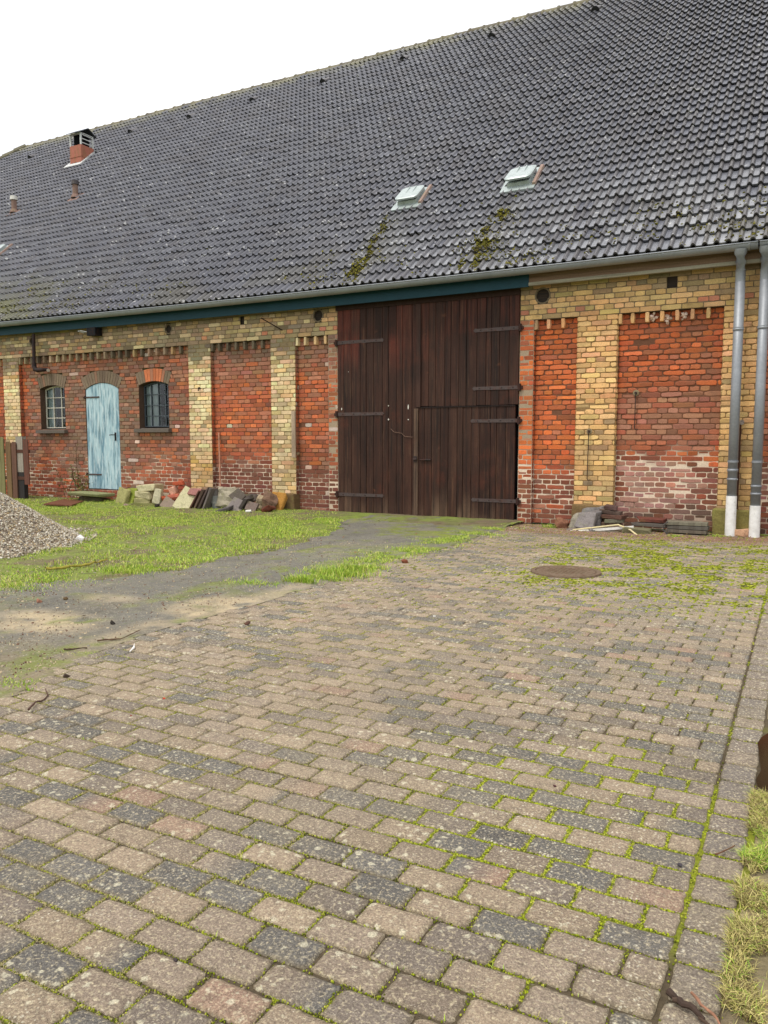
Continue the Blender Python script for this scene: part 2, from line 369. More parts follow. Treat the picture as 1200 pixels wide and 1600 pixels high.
# brick template: perimeter of 12 points, three rings
def brick_geo(u0, u1, z0, z1, O, U, Nn, outd, depth, rough_=1.0):
    w_, h_ = u1-u0, z1-z0
    nu = 4 if w_ > .18 else 3
    P = []
    for k in range(nu): P.append((u0+w_*k/nu, z0))
    for k in range(2): P.append((u1, z0+h_*k/2))
    for k in range(nu): P.append((u1-w_*k/nu, z1))
    for k in range(2): P.append((u0, z1-h_*k/2))
    P = np.array(P); n = len(P); c = np.array([(u0+u1)/2, (z0+z1)/2])
    P = P + rng.normal(0, .0016*rough_, P.shape)
    # pull corners in
    cs = [0, nu, nu+2, 2*nu+2]
    for k in cs: P[k] += (c-P[k])*np.array([.003/ (w_/2), .003/(h_/2)])*rough_*rng.uniform(.4, 1.6)
    b = .0035*rough_
    inn = P + np.clip((c-P)/np.array([w_/2, h_/2]), -1, 1)*b
    tilt = rng.normal(0, .0022*rough_); off = rng.normal(0, .0018*rough_)
    def place(Q, o_):
        o2 = o_ + tilt*((Q[:, 1]-c[1])/h_*2)
        return O + np.outer(Q[:, 0], U) + np.outer(Q[:, 1], (0, 0, 1)) + np.outer(o2, Nn)
    V = np.concatenate([place(inn, np.full(n, outd+off)), place(P, np.full(n, outd+off-b)), place(P, np.full(n, outd-depth))])
    Fc = [tuple(range(n))]
    for r in range(2):
        for k in range(n):
            a = r*n+k; b2 = r*n+(k+1) % n
            Fc.append((a, a+n, b2+n, b2))
    return V, Fc
UX = np.array([1., 0, 0]); NY = np.array([0, -1., 0])
def lay(mb, mm, s0, s1, ztop_row, zbot, kind, Y, cuts=lambda z: [], O=None, U=UX, Nn=NY, shift=0, header_first=True, rowmax=None, colour_s=None):
    """lay courses from ZA-row*RH; rows may be negative (above)"""
    if O is None: O = np.array([0, Y, 0.])
    j = ztop_row
    while True:
        zt = ZA - j*RH; zb = zt-RH
        if zb < zbot-RH*.5: break
        zm = (zt+zb)/2
        ivs = subtract((s0, s1), cuts(zm))
        head = (j % 2 == 0) == header_first
        for (a, b) in ivs:
            # mortar
            nseg = max(1, int((b-a)/.09)); xs = np.linspace(a, b, nseg+1)
            vv = []; cc = []; wh = []
            for zz in (zb, zt):
                for x in xs:
                    cs = colour_s if colour_s is not None else x
                    m_, wt = mortar(cs, zz, kind); wh.append(wt)
                    d = -((.010 if (s0 > -4 and zz > 1.9) else .0068) - .0022*wt) if kind != 'jamb' else -.003
                    q = O + U*x + np.array([0, 0, zz]) + Nn*d; vv.append(q); cc.append(m_)
            mm.add(vv, [(k, k+1, k+1+nseg+1, k+nseg+1) for k in range(nseg)], np.array(cc))
            # bricks
            pitch = HP if head else HP*2
            x = a
            first = (HP if head else (HP*1.5 if (j//2) % 2 == 0 else HP*.5+HP*2*0)) 
            if not head and (j//2) % 2 == 1: first = HP*.5
            pos = [a]; x = a+first*(1+rng.normal(0, .02))
            while x < b-.03:
                pos.append(x); x += pitch*(1+rng.normal(0, .018))
            pos.append(b)
            for p, q in zip(pos[:-1], pos[1:]):
                if q-p < .02: continue
                g = .0048; gz = .0045*(1+rng.normal(0, .15))
                cs = colour_s if colour_s is not None else (p+q)/2
                c = colour(cs, zm, kind)
                rr = 1.0
                if kind == 'panel' and s0 > -4: rr = 1.9 if zm > 1.9 else 1.3
                elif kind == 'pil' and s0 > -4 and zm > 1.2: rr = 1.5
                if rng.random() < (.012 if rr > 1.5 else .001): continue
                V, Fc = brick_geo(p+g, q-g, zb+gz, zt-gz, O, U, Nn, rng.normal(0, .001), .02, rr)
                mb.add(V, Fc, c)
        j += 1
holes = []  # round vents (s,z,r)
for px, py, r in ((263,514,6.5), (497,493,8.5), (848,462,10.8), (50.5,533,6.0)):
    p = onwall(px, py); e = onwall(px, py-r); holes.append((p[0], p[2], e[2]-p[2]))
sq = onwall(1042, 450), onwall(1058.5, 430); sq2 = onwall(375.5, 509), onwall(381, 496)
def cut_top(z):
    c = [(x_dl, x_dr)] if z < 3.53 else []
    for hx, hz, hr in holes:
        if abs(z-hz) < hr+.01: h = math.sqrt(max(0, (hr+.01)**2-(z-hz)**2)); c.append((hx-h, hx+h))
    for a, b in (sq, sq2):
        if a[2] < z < b[2]: c.append((a[0], b[0]))
    return c
def cut_bay(z):
    c = []
    for o in OPS:
        h = half_at(o, z, RING)
        if h > 0: c.append((o['cx']-h, o['cx']+h))
    return c
def build_region(name, regions, label=None):
    mb, mm = MB(), MB()
    for r in regions: lay(mb, mm, **r)
    o = mb.build(name, M_brick, barn); m_ = mm.build('mortar', M_mortar, o)
    if label: o['label'] = label
    return o
build_region('wall_frieze', [dict(s0=-17.6, s1=3.6, ztop_row=-ROWS_UP, zbot=ZA, kind='yellow_top', Y=0, cuts=cut_top)])
for i, (a, b) in enumerate(pil):
    reg = [dict(s0=a, s1=b, ztop_row=0, zbot=.0 if i < 2 else .32, kind='pil', Y=0)]
    if True:  # right hand return of the pilaster into the recess on its right
        reg.append(dict(s0=0, s1=YP+.03, ztop_row=0, zbot=0, kind='panel' if i < 3 else 'pil', Y=0, O=np.array([b, 0, 0.]), U=np.array([0, 1., 0]), Nn=np.array([1., 0, 0]), colour_s=b+.1))
        reg.append(dict(s0=-YP-.03, s1=0, ztop_row=0, zbot=0, kind='pil', Y=0, O=np.array([a, 0, 0.]), U=np.array([0, -1., 0]), Nn=np.array([-1., 0, 0]), colour_s=a))
    build_region('pilaster', reg)
for i, (a, b) in enumerate(panels):
    o = build_region('wall_panel', [dict(s0=a, s1=b, ztop_row=0, zbot=0, kind='panel', Y=YP, cuts=cut_bay if i == 1 else (lambda z: []))])
    nd = [10, 24, 7, 3.3, 3, 7, 15][i]; st = (b-a)/nd; mb = MB()
    for k in range(int(nd)+1):
        x = a+st*k
        if k == 0: x += .03
        if x > b-.02: continue
        if k == nd: x -= .03
        s_ = x; c = colour(s_, 3.05 if s_ < -9 and rng.random() < .6 else 2.4, 'yellow_top' if s_ < -8 else 'pil')
        if i == 2 or (i == 1 and rng.random() < .45): c = SOOT*.75*rng.uniform(.7, 1.1)
        hw = .026
        V, Fc = brick_geo(x-hw, x+hw, ZA-2*RH+.004, ZA-.004, np.array([0, YP, 0.]), UX, NY, YP-.004, YP, 1.2)
        mb.add(V, Fc, c)
    # soffit of the projecting frieze above the recess
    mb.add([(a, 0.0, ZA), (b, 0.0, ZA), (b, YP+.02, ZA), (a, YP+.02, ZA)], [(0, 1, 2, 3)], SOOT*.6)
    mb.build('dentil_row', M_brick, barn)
# door jambs
def ret(x, sgn, cs): return dict(s0=0 if sgn > 0 else -.115, s1=.115 if sgn > 0 else 0, ztop_row=0, zbot=0, kind='panel', Y=0, O=np.array([x, 0, 0.]), U=np.array([0, 1. if sgn > 0 else -1., 0]), Nn=np.array([1. if sgn > 0 else -1., 0, 0]), colour_s=cs)
jl = build_region('door_jamb', [dict(s0=X_(513), s1=x_dl, ztop_row=0, zbot=0, kind='jamb', Y=0.0), ret(X_(513), -1, -7.3), ret(x_dl, 1, -7.2)])
jr = build_region('door_jamb', [dict(s0=x_dr, s1=X_(833), ztop_row=0, zbot=0, kind='jamb', Y=0.0), ret(x_dr, -1, -3.8), ret(X_(833), 1, -3.6)])
for a, b in pil+[(X_(513), x_dl), (x_dr, X_(833))]:
    mb = MB(); mb.box((a+.016, .02, 0), (b-.016, .20, 3.08), S(110,90,72)); mb.build('masonry_core', M_mortar, barn)
# arches (voussoirs)
for o, ncol in ((OP1, 'g'), (OP2, 'o'), (OPD, 'g')):
    mb = MB(); ah = math.asin(o['hw']/o['R'])+.0; L = 2*ah*o['R']; n = max(9, int(round(L/.068)))
    for k in range(n):
        a0 = -ah+2*ah*k/n; a1 = -ah+2*ah*(k+1)/n; g = .0045/o['R']
        pts = []
        for (r_, a_) in ((o['R']+.004, a0+g), (o['R']+.004, a1-g), (o['R']+RING*.5, a1-g*.7), (o['R']+RING-.006, a1-g*.6), (o['R']+RING-.006, a0+g*.6), (o['R']+RING*.5, a0+g*.7)):
            pts.append((o['cx']+math.sin(a_)*r_+rng.normal(0, .002), YP-rng.uniform(-.001, .003), o['zc']+math.cos(a_)*r_))
        pts = np.array(pts); back = pts.copy(); back[:, 1] = YP+.14
        c = (pick([ORANGE, PINK, PALE, DARK], [1, .8, .35, .25]) if ncol == 'o' and abs(k-n/2) < n*.32 else pick([GREYB, PINK, SOOT, DARK], [1, .22, .9, .25]))*rng.uniform(.8, 1.15)
        m6 = len(pts)
        mb.add(np.concatenate([pts, back]), [tuple(range(m6))]+[(q, (q+1) % m6, (q+1) % m6+m6, q+m6) for q in range(m6)], c)
    # mortar behind
    vs = []
    for k in range(n+1):
        a_ = -ah+2*ah*k/n
        for r_ in (o['R'], o['R']+RING): vs.append((o['cx']+math.sin(a_)*r_, YP+.008, o['zc']+math.cos(a_)*r_))
    mb.add(vs, [(2*k, 2*k+1, 2*k+3, 2*k+2) for k in range(n)], S(98,84,70))
    mb.build('brick_arch', M_brick, barn)
# opening reveals (side + top)
def reveal(o, depth, name, col):
    mb = MB(); y0, y1 = YP-.001, YP+depth
    prof = [(o['xa'], o['zb']), (o['xa'], o['zs'])]
    n = 10; ah = math.asin(o['hw']/o['R'])
    prof += [(o['cx']+math.sin(-ah+2*ah*k/n)*o['R'], o['zc']+math.cos(-ah+2*ah*k/n)*o['R']) for k in range(1, n)]
    prof += [(o['xb'], o['zs']), (o['xb'], o['zb'])]
    v = []
    for (x, z) in prof: v += [(x, y0+.004, z), (x, y1, z)]
    mb.add(v, [(2*k, 2*k+1, 2*k+3, 2*k+2) for k in range(len(prof)-1)], col)
    return mb.build(name, M_brick, barn)
for o in (OP1, OP2): reveal(o, .20, 'window_reveal', S(84,66,54))
reveal(OPD, .10, 'door_reveal', S(70,56,48))

# windows ------------------------------------------------------------------
def arch_z(o, x, inset=0):
    R_ = o['R']-inset; dx = x-o['cx']; return o['zc']+math.sqrt(max(0, R_*R_-dx*dx))
def window(o, framemat, nx, nz, label, curtain=None):
    yw = YP+.15
    fr_ = MB(); b = .0085
    x0, x1 = o['xa']+.01, o['xb']-.01
    zb, zt = o['zb']+.03, o['zt']
    fcol = (1, 1, 1)
    xs = np.linspace(x0, x1, nx+1)
    for i, x in enumerate(xs):
        x = min(max(x, x0+b), x1-b)
        fr_.box((x-b, yw-.02, zb), (x+b, yw+.015, arch_z(o, x, .012)), fcol)
    zs = np.linspace(zb, o['zs']-.0, nz+1) if nz < 4 else np.linspace(zb, zt-.04, nz+1)
    for k in range(nz):
        z = zs[k] if k else zb+b
        fr_.box((x0, yw-.017, z-b), (x1, yw+.012, z+b), fcol)
    # curved head
    n = 10; xx = np.linspace(x0, x1, n+1)
    for k in range(n):
        za, zc_ = arch_z(o, xx[k], .008), arch_z(o, xx[k+1], .008)
        v = [(xx[k], yw-.018, za-.03), (xx[k+1], yw-.018, zc_-.03), (xx[k+1], yw-.018, zc_), (xx[k], yw-.018, za),
             (xx[k], yw+.013, za-.03), (xx[k+1], yw+.013, zc_-.03), (xx[k+1], yw+.013, zc_), (xx[k], yw+.013, za)]
        fr_.add(v, [(0,1,2,3),(0,4,5,1),(3,2,6,7)], fcol)
    wo = fr_.build('window', framemat, barn); wo['label'] = label
    # panes: one mesh
    gl = MB(); n = 12; xx = np.linspace(x0, x1, n+1); v = []
    for x in xx: v += [(x, yw, zb), (x, yw, arch_z(o, x, .012))]
    gl.add(v, [(2*k, 2*k+2, 2*k+3, 2*k+1) for k in range(n)])
    g_ = link('pane', bpy.data.meshes.new('pane'), M_glass, wo)
    me = g_.data; V = np.concatenate(gl.v); me.from_pydata(V.tolist(), [], gl.f); me.update()
    # dark room behind
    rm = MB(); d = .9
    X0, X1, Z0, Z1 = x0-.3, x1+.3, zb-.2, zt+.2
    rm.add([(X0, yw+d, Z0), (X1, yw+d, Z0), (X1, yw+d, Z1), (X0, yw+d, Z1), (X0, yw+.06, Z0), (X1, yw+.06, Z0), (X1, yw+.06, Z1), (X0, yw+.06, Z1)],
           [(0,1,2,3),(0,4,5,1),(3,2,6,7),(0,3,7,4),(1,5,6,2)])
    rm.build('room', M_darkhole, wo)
    if curtain:
        ca, cb = curtain
        cu = MB(); xa = x0+(x1-x0)*ca; xb = x0+(x1-x0)*cb; n = 24; xs2 = np.linspace(xa, xb, n+1); v = []
        for k, x in enumerate(xs2):
            yy = yw+.035+.008*math.sin(k*1.9); v += [(x, yy, zb), (x, yy, zt)]
        cu.add(v, [(2*k, 2*k+2, 2*k+3, 2*k+1) for k in range(n)]); cu.build('curtain', M_curtain, wo, smooth=True)
    # sill
    sb = MB(); ov = .07
    sb.box((o['xa']-ov, YP-.10, o['zb']-.085), (o['xb']+ov, YP+.02, o['zb']-.012))
    sb.box((o['xa']+.002, YP+.02, o['zb']-.07), (o['xb']-.002, yw+.03, o['zb']+.004))
    sb.build('sill', M_sill, wo, bevel=.006)
    return wo
window(OP1, M_frame_w, 3, 4, 'small arched window with a pale twelve pane frame', (.02, .34))
window(OP2, M_frame_d, 4, 4, 'arched window with a dark sixteen pane frame and pale curtain', (.02, .5))

# blue side door -------------------------------------------------------------
def plank_slab(mb, x0, x1, y, th, zb, ztf, n, gap=.003, col=(1, 1, 1), jit=.05, xs=None):
    xs = np.linspace(x0, x1, n+1) if xs is None else xs
    for k in range(len(xs)-1):
        a, b = xs[k]+gap/2, xs[k+1]-gap/2; c = np.array(col)*(1+rng.normal(0, jit)); yy = y+rng.normal(0, .0015)
        nn = 3; v = []; bz = rng.uniform(0, .006)
        for q in range(nn+1):
            x = a+(b-a)*q/nn; zt = ztf(x)
            v += [(x, yy, zb+bz), (x, yy, zt), (x, yy+th, zb+bz), (x, yy+th, zt)]
        f = []
        for q in range(nn):
            i = 4*q; f += [(i, i+4, i+5, i+1), (i, i+2, i+6, i+4), (i+1, i+5, i+7, i+3)]
        f += [(0, 1, 3, 2), (4*nn, 4*nn+2, 4*nn+3, 4*nn+1)]
        mb.add(v, f, c)
mb = MB(); dz0 = OPD['zb']+.0
plank_slab(mb, OPD['xa']+.006, OPD['xb']-.006, YP+.012, .03, dz0, lambda x: arch_z(OPD, x, .006), 5, gap=.004)
sdoor = mb.build('side_door', M_blue, barn); sdoor['label'] = 'faded pale blue arched plank door'
def strap(parent, x0, x1, z, y, h=.03, pin=True, mirror=False, tail=True, droop=0.0):
    """strap hinge from pin side x0 to tip x1"""
    mb = MB(); sgn = 1 if x1 > x0 else -1; c = S(62,52,50)
    L = abs(x1-x0); n = 6; c = S(84,74,72)
    pts_t = [(0, h*.5), (L*.5, h*.46), (L-h*1.2, h*.42), (L-h*.5, h*.55), (L, 0)]
    prof = pts_t + [(q[0], -q[1]) for q in pts_t[::-1][1:]]
    v = [(x0+sgn*q[0], y-.008, z+q[1]+droop*q[0]/L) for q in prof]; m_ = len(v)
    v2 = [(a, y+.002, b) for a, _, b in v]
    f = [tuple(range(m_))]+[(k, k+m_, (k+1) % m_+m_, (k+1) % m_) for k in range(m_)]
    mb.add(v+v2, f, c)
    if pin:
        mb.tube([(x0-sgn*.012, y-.012, z-h*.95), (x0-sgn*.012, y-.012, z+h*.95)], h*.42, 10, S(58,40,36))
        mb.box((min(x0, x0-sgn*.06), y-.014, z-h*.45), (max(x0, x0-sgn*.06), y+.03, z+h*.35), S(66,42,36))
    for k in range(4):
        xx = x0+sgn*L*(.12+.24*k)
        zz = z+droop*(.12+.24*k)
        mb.tube([(xx, y-.013, zz), (xx, y-.006, zz)], h*.18, 6, S(120,110,105) if parent is sdoor else S(48,42,42))
    return mb.build('hinge', M_iron, parent)
hy = YP+.010
for px, py in ((133, 621), (138, 741)):
    p = onwall(px, py, YP); strap(sdoor, OPD['xa']-.004, OPD['xa']+.40, p[2], hy, .032)
mb = MB(); hp = onwall(180, 681, YP)
mb.box((hp[0]-.018, YP-.002, hp[2]-.10), (hp[0]+.018, YP+.012, hp[2]+.07), S(24,26,28))
mb.tube([(hp[0], YP+.005, hp[2]+.02), (hp[0], YP-.045, hp[2]+.02), (hp[0]-.05, YP-.05, hp[2]+.02), (hp[0]-.12, YP-.045, hp[2]+.015)], .009, 8, S(24,26,28))
mb.build('handle', M_iron, sdoor)
mb = MB(); mb.box((OPD['xa']+.02, YP+.02, .02), (OPD['xb']-.02, YP+.3, dz0-.012), S(120,72,52)); mb.build('threshold', M_brick, barn)

# big barn door ---------------------------------------------------------------
YD = -.012
doorbg = MB(); doorbg.box((x_dl+.005, .06, -.02), (x_dr-.005, .10, 3.75), (.3, .3, .3)); doorbg.build('door_backing', M_darkhole, barn)
lint = MB(); lint.box((x_dl-.02, -.03, 3.475), (x_dr+.0, .05, 3.66), S(48,30,24)); lint.build('lintel', M_wood2, barn)
Wp = lambda px, py: onwall(px, py, YD)
xs_split = Wp(655, 640)[0]; x_mid2 = Wp(651, 720)[0]; z_mid = (Wp(652, 637.5)[2]+Wp(808, 632)[2])/2
def leafcol(): return S(70,42,34)
def door_colour_mesh(xs, zb, ztf, tint):
    mb = MB()
    plank_slab(mb, xs[0], xs[-1], YD, .035, zb, ztf, 0, gap=.006, col=tint, jit=.16, xs=xs)
    return mb
def plank_xs(a, b, w_):
    n = max(2, int(round((b-a)/w_))); xs = np.linspace(a, b, n+1); xs[1:-1] += rng.uniform(-w_*.25, w_*.25, n-1); return xs
# vertical subdivision with worn paler feet: colours per height
def leaf(name, label, a, b, zb, zt, w_=.135):
    mb = MB(); xs = plank_xs(a, b, w_)
    for k in range(len(xs)-1):
        x0, x1 = xs[k]+.0018, xs[k+1]-.0018; yy = YD+rng.normal(0, .0022); base = S(58,35,26)*(1+rng.normal(0, .16))
        nz = 24; zz = np.linspace(zb+rng.uniform(0, .012), zt, nz+1); foot = rng.uniform(.15, .65); amt = rng.uniform(.1, .9)**1.5
        v = []; c = []
        for z in zz:
            wv = amt*smooth(foot, 0, z)*.8
            redp = smooth(.50, .62, float(fbm(x0*1.7+3, z*.8, 40)))*smooth(2.3, 2.9, z)*(.9 if x0 < -5.9 else .35)
            cc = base*(1-wv)+S(128,104,84)*wv; cc = cc*(1-redp)+S(98,46,34)*redp
            grey = .35*smooth(.55, .7, float(fbm(x0*5, z*.6, 60))); cc = cc*(1-grey)+S(78,54,42)*grey
            e = .002
            v += [(x0, yy+.006, z), (x0+e*2, yy, z), (x1-e*2, yy, z), (x1, yy+.006, z), (x0, yy+.035, z), (x1, yy+.035, z)]; c += [cc]*6
        f = []
        for q in range(nz):
            i = 6*q
            for p_, r_ in ((0, 1), (1, 2), (2, 3), (4, 0), (3, 5)): f.append((i+p_, i+r_, i+6+r_, i+6+p_))
        f.append((0, 4, 5, 3, 2, 1)); i = 6*nz; f.append((i, i+1, i+2, i+3, i+5, i+4))
        mb.add(v, f, np.array(c))
    o = mb.build(name, M_wood, barn); o['label'] = label; return o
zt_d = 3.478; zb_d = -.03
leafL = leaf('door_leaf', 'left full height leaf of the dark plank barn door', x_dl+.008, xs_split-.004, zb_d, zt_d)
leafU = leaf('door_leaf', 'upper right leaf of the dark plank barn door', xs_split+.004, x_dr-.008, z_mid+.006, zt_d)
leafD = leaf('door_leaf', 'lower right leaf of the dark plank barn door with pale worn feet', x_mid2+.006, x_dr-.05, zb_d, z_mid-.006)
mb = MB(); c = S(66,44,36)
mb.box((xs_split-.045, YD-.026, z_mid-.0), (xs_split+.03, YD-.002, zt_d-.01), c); mb.build('cover_strip', M_wood, leafL)
mb = MB(); mb.box((x_mid2-.04, YD-.026, zb_d), (x_mid2+.03, YD-.002, z_mid-.02), S(96,76,62)); mb.build('cover_strip', M_wood, leafD)
mb = MB(); mb.box((x_mid2-.0, YD-.012, z_mid-.012), (x_dr-.05, YD-.001, z_mid+.006), S(30,20,18)); mb.build('cover_strip', M_wood, leafU)
for px, py, pa in ((524, 536, leafL), (524, 647.5, leafL), (524, 772, leafL)):
    p0 = Wp(px+3, py); p1 = Wp(600, py); strap(pa, x_dl+.0, p1[0], p0[2], YD, .058)
for px, py, pa, tip in ((812, 512, leafU, 740), (812, 605, leafU, 738), (810, 657, leafD, 735), (808, 783.5, leafD, 736)):
    p0 = Wp(px, py); p1 = Wp(tip, py); strap(pa, x_dr-.002, p1[0], p0[2], YD, .058)
mb = MB(); q = Wp(650, 717.5)
mb.box((q[0]-.035, YD-.034, q[2]-.05), (q[0]+.03, YD-.024, q[2]+.05), S(58,50,48))
mb.tube([(q[0]-.03, YD-.05, q[2]), (q[0]+.03, YD-.05, q[2])], .012, 8, S(70,62,60)); mb.build('latch', M_iron, leafL)
mb = MB(); q = Wp(667, 718.5)
mb.box((q[0]-.07, YD-.016, q[2]-.016), (q[0]+.07, YD-.002, q[2]+.016), S(58,50,48)); mb.tube([(q[0]-.12, YD-.02, q[2]+.0), (q[0]+.08, YD-.02, q[2])], .009, 8, S(60,52,50)); mb.build('bolt', M_iron, leafD)
for px, py, w_, h_ in ((607, 634, .022, .022), (638, 636, .022, .075), (607, 655.5, .022, .03), (638, 655.5, .024, .02), (534, 639, .018, .05), (544.5, 581, .012, .012)):
    q = Wp(px, py); mb = MB(); v = []
    for k in range(7):
        a = k*2*math.pi/7; v.append((q[0]+math.cos(a)*w_/2*rng.uniform(.6, 1.2), YD-.004, q[2]+math.sin(a)*h_/2*rng.uniform(.7, 1.2)))
    v2 = [(a, YD+.004, b) for a, _, b in v]
    mb.add(v+v2, [tuple(range(7))]+[(k, k+7, (k+1) % 7+7, (k+1) % 7) for k in range(7)], S(205,200,190)); mb.build('paper_scrap', M_gravel, leafL)
# trailing wire on the left leaf
mb = MB(); pts = [Wp(*p) for p in ((611, 670), (616, 675), (628, 677), (633, 682), (645, 683))]
mb.tube([(p[0], YD-.012, p[2]) for p in pts], .004, 6, S(130,105,90)); mb.build('wire', M_iron, leafL)

# roof --------------------------------------------------------------------
AL = R(42)
EAV = np.array([0, -.36, 3.807])
nR = np.array([0, -math.sin(AL), math.cos(AL)]); tR = np.array([0, math.cos(AL), math.sin(AL)])
def sag(x): x = np.asarray(x, float); return -.035*np.sin(np.clip((x+15.4)/14.8, 0, 1)*math.pi)
def roofpt(x, v, h=0.):
    x, v, h = np.broadcast_arrays(np.asarray(x, float), v, h); q = np.empty(x.shape+(3,))
    q[..., 0] = x; q[..., 1] = EAV[1]+v*tR[1]+h*nR[1]; q[..., 2] = EAV[2]+v*tR[2]+h*nR[2]+sag(x)*smooth(14, 0, v); return q
def pxroof(x, y):
    q = onplane(x, y, EAV, nR); return q[0], (q[1]-EAV[1])/tR[1]
ROW = .294; PER = .1433; TW = 2*PER; VR = 12.42; NROW = 42
roof = None
hipA = pxroof(56, 223.5); hipB = pxroof(0, 252)
hs = (hipB[0]-hipA[0])/(hipA[1]-hipB[1])      # dx per dv going down (negative x)
def hip_x(v): return hipA[0]+hs*(hipA[1]-v)
x_right = 4.0; x_left = -38
ncol = int((x_right-x_left)/TW)
prof_t = np.array([0, .10, .16, .24, .32, .40, .46, .50]) * 1.0
# period profile (u in 0..1, height): roll then pan
pu = np.array([0, .06, .14, .24, .34, .42, .50, .60, .92]); ph = np.array([.004, .018, .030, .036, .030, .018, .002, .0, .0])
U_ = np.concatenate([pu, 1+pu, [2.0]])/2; Hh = np.concatenate([ph, ph, [.004]])
nu = len(U_)
vs_, cs_, fs_ = [], [], []
base_n = 0
TB = []
for r in range(NROW):
    v0 = r*ROW
    xs = x_left + TW*np.arange(ncol)
    keep = (xs+TW*.5) > hip_x(v0+ROW*.5)
    keep &= ~((xs < -20) & (v0 < 3.5) & (xs < hip_x(v0+ROW)))
    # skip what is far outside the view
    keep &= xs > -31
    xs = xs[keep]; n = len(xs)
    if not n: continue
    dz = rng.normal(0, .0028, n)+.012*(fbm(xs*.5, np.full(n, v0*.6), 23)-.5); dv = rng.normal(0, .006, n)+.02*(fbm(xs*.8, np.full(n, r*.7), 25)-.5)-.04*(rng.random(n) < .006); sk = rng.normal(0, .006, n); tl = rng.normal(0, .0018, n)
    X = xs[:, None] + U_[None]*TW*.998
    hb = .046+Hh[None]*1.25+dz[:, None]+tl[:, None]*(U_[None]-.5)*2
    low_v = v0 + dv[:, None]+sk[:, None]*(U_[None]-.5) + 0*X
    up_v = low_v + ROW+.02
    L1 = roofpt(X, low_v, hb); L2 = roofpt(X, up_v, hb-.045)
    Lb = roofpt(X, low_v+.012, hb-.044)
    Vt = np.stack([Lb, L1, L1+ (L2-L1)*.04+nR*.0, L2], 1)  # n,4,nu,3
    Vt[:, 1] = Vt[:, 1]-nR*.003
    vs_.append(Vt.reshape(-1, 3))
    idx = base_n + np.arange(n*4*nu).reshape(n, 4, nu); base_n += n*4*nu
    f = np.stack([idx[:, :-1, :-1], idx[:, :-1, 1:], idx[:, 1:, 1:], idx[:, 1:, :-1]], -1).reshape(-1, 4); fs_.append(f)
    pal = np.array([S(90,92,101), S(85,87,96), S(96,98,106), S(88,88,94)])
    cc = pal[rng.integers(0, 4, n)]*(1+rng.normal(0, .06, (n, 1)))
    old = rng.random(n) < .03; cc[old] *= 1.25
    br = S(92,88,86)
    wgt = smooth(2.2, .0, v0)
    rollm = (Hh > .01)[None, None, :, None]*(.25+.5*smooth(-9, -1, xs))[:, None, None, None]
    C4 = np.broadcast_to(cc[:, None, None, :], (n, 4, nu, 3)).copy()
    C4 = C4*(1-rollm)+br*rollm
    mo = (smooth(.50, .7, fbm(xs*.9, np.full(n, v0*.9), 71))*wgt*.5)[:, None, None, None]
    C4 = C4*(1-mo)+S(92,88,70)*mo
    mo = (smooth(-13, -16, xs)*smooth(2.5, 0, v0)*.8*rng.random(n))[:, None, None, None]; C4 = C4*(1-mo)+S(104,104,56)*mo
    top = smooth(11.3, 12.3, v0)*.7*rng.random(n)[:, None, None, None]; C4 = C4*(1-top)+S(150,145,100)*top
    for (hx, hv, wdt) in ((-6.72, 2.1, .55), (-4.6, 1.95, .5)):
        if v0 < hv:
            k_ = (smooth(wdt*.8, wdt*.2, np.abs(xs+TW/2-hx-.1+(hv-v0)*.03))*.35*rng.random(n)**.5)[:, None, None, None]; C4 = C4*(1-k_)+S(112,110,98)*k_
    pn = (smooth(3.4, .8, v0)*smooth(-10, -4, xs)*(rng.random(n) < .75)*rng.uniform(.2, .9, n))[:, None, None, None]*(Hh < .01)[None, None, :, None]
    C4 = C4*(1-pn)+S(150,152,156)*pn
    C4[:, 0] *= .45  # tile front edges painted darker, deepening the shadow line under each row
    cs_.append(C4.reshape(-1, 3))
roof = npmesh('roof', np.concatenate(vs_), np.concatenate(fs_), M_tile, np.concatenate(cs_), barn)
me = roof.data; me.polygons.foreach_set('use_smooth', np.zeros(len(me.polygons), bool))
# roof underside / deck, far slope and half hip
mb = MB()
rg = lambda x, v, h=-.03: tuple(roofpt(x, v, h))
mb.add([rg(x_right+.3, .0), rg(x_left+6, .0), rg(hip_x(3.0), 3.0), rg(hip_x(VR), VR), rg(x_right+.3, VR)], [(0, 1, 2, 3, 4)], S(60,50,42))
rz = roofpt(0, VR, 0)
P1 = rg(hip_x(VR), VR); P2 = rg(x_right+.3, VR); yb = 2*P1[1]+.36
mb.add([P1, P2, (x_right+.3, yb, 3.8), (x_left+6, yb, 3.8), rg(x_left+6, 0.)], [(0, 1, 2, 3), (0, 3, 4)], S(90,88,96))
mb.build('roof_deck', M_tile, roof)
# ridge tiles
mb = MB(); x = x_right
while x > hip_x(VR)-.1:
    x0, x1 = x-.40, x; n = 8; v = []
    for (xx, rr, zz) in ((x0, .135, 0), (x1, .115, -.005), (x0+.03, .15, .006)):
        pass
    c = pick([S(108,102,86), S(90,86,80), S(126,120,94)], [1, 1, 1])*rng.uniform(.8, 1.15); jz = rng.normal(0, .006)
    for xx, rr in ((x0, .145), (x0+.05, .145), (x0+.06, .128), (x1+.03, .120)):
        for k in range(n+1):
            a = math.pi*(k/n)*1.16-.08*math.pi
            v.append((xx, rz[1]+.03+math.cos(a)*rr*-1.0, rz[2]-.05+math.sin(a)*rr+jz+float(sag(xx))*.0))
    f = []
    for q in range(3):
        for k in range(n): i = q*(n+1)+k; f.append((i, i+1, i+n+2, i+n+1))
    f.append(tuple(range(n+1))); mb.add(v, f, c); x -= .40
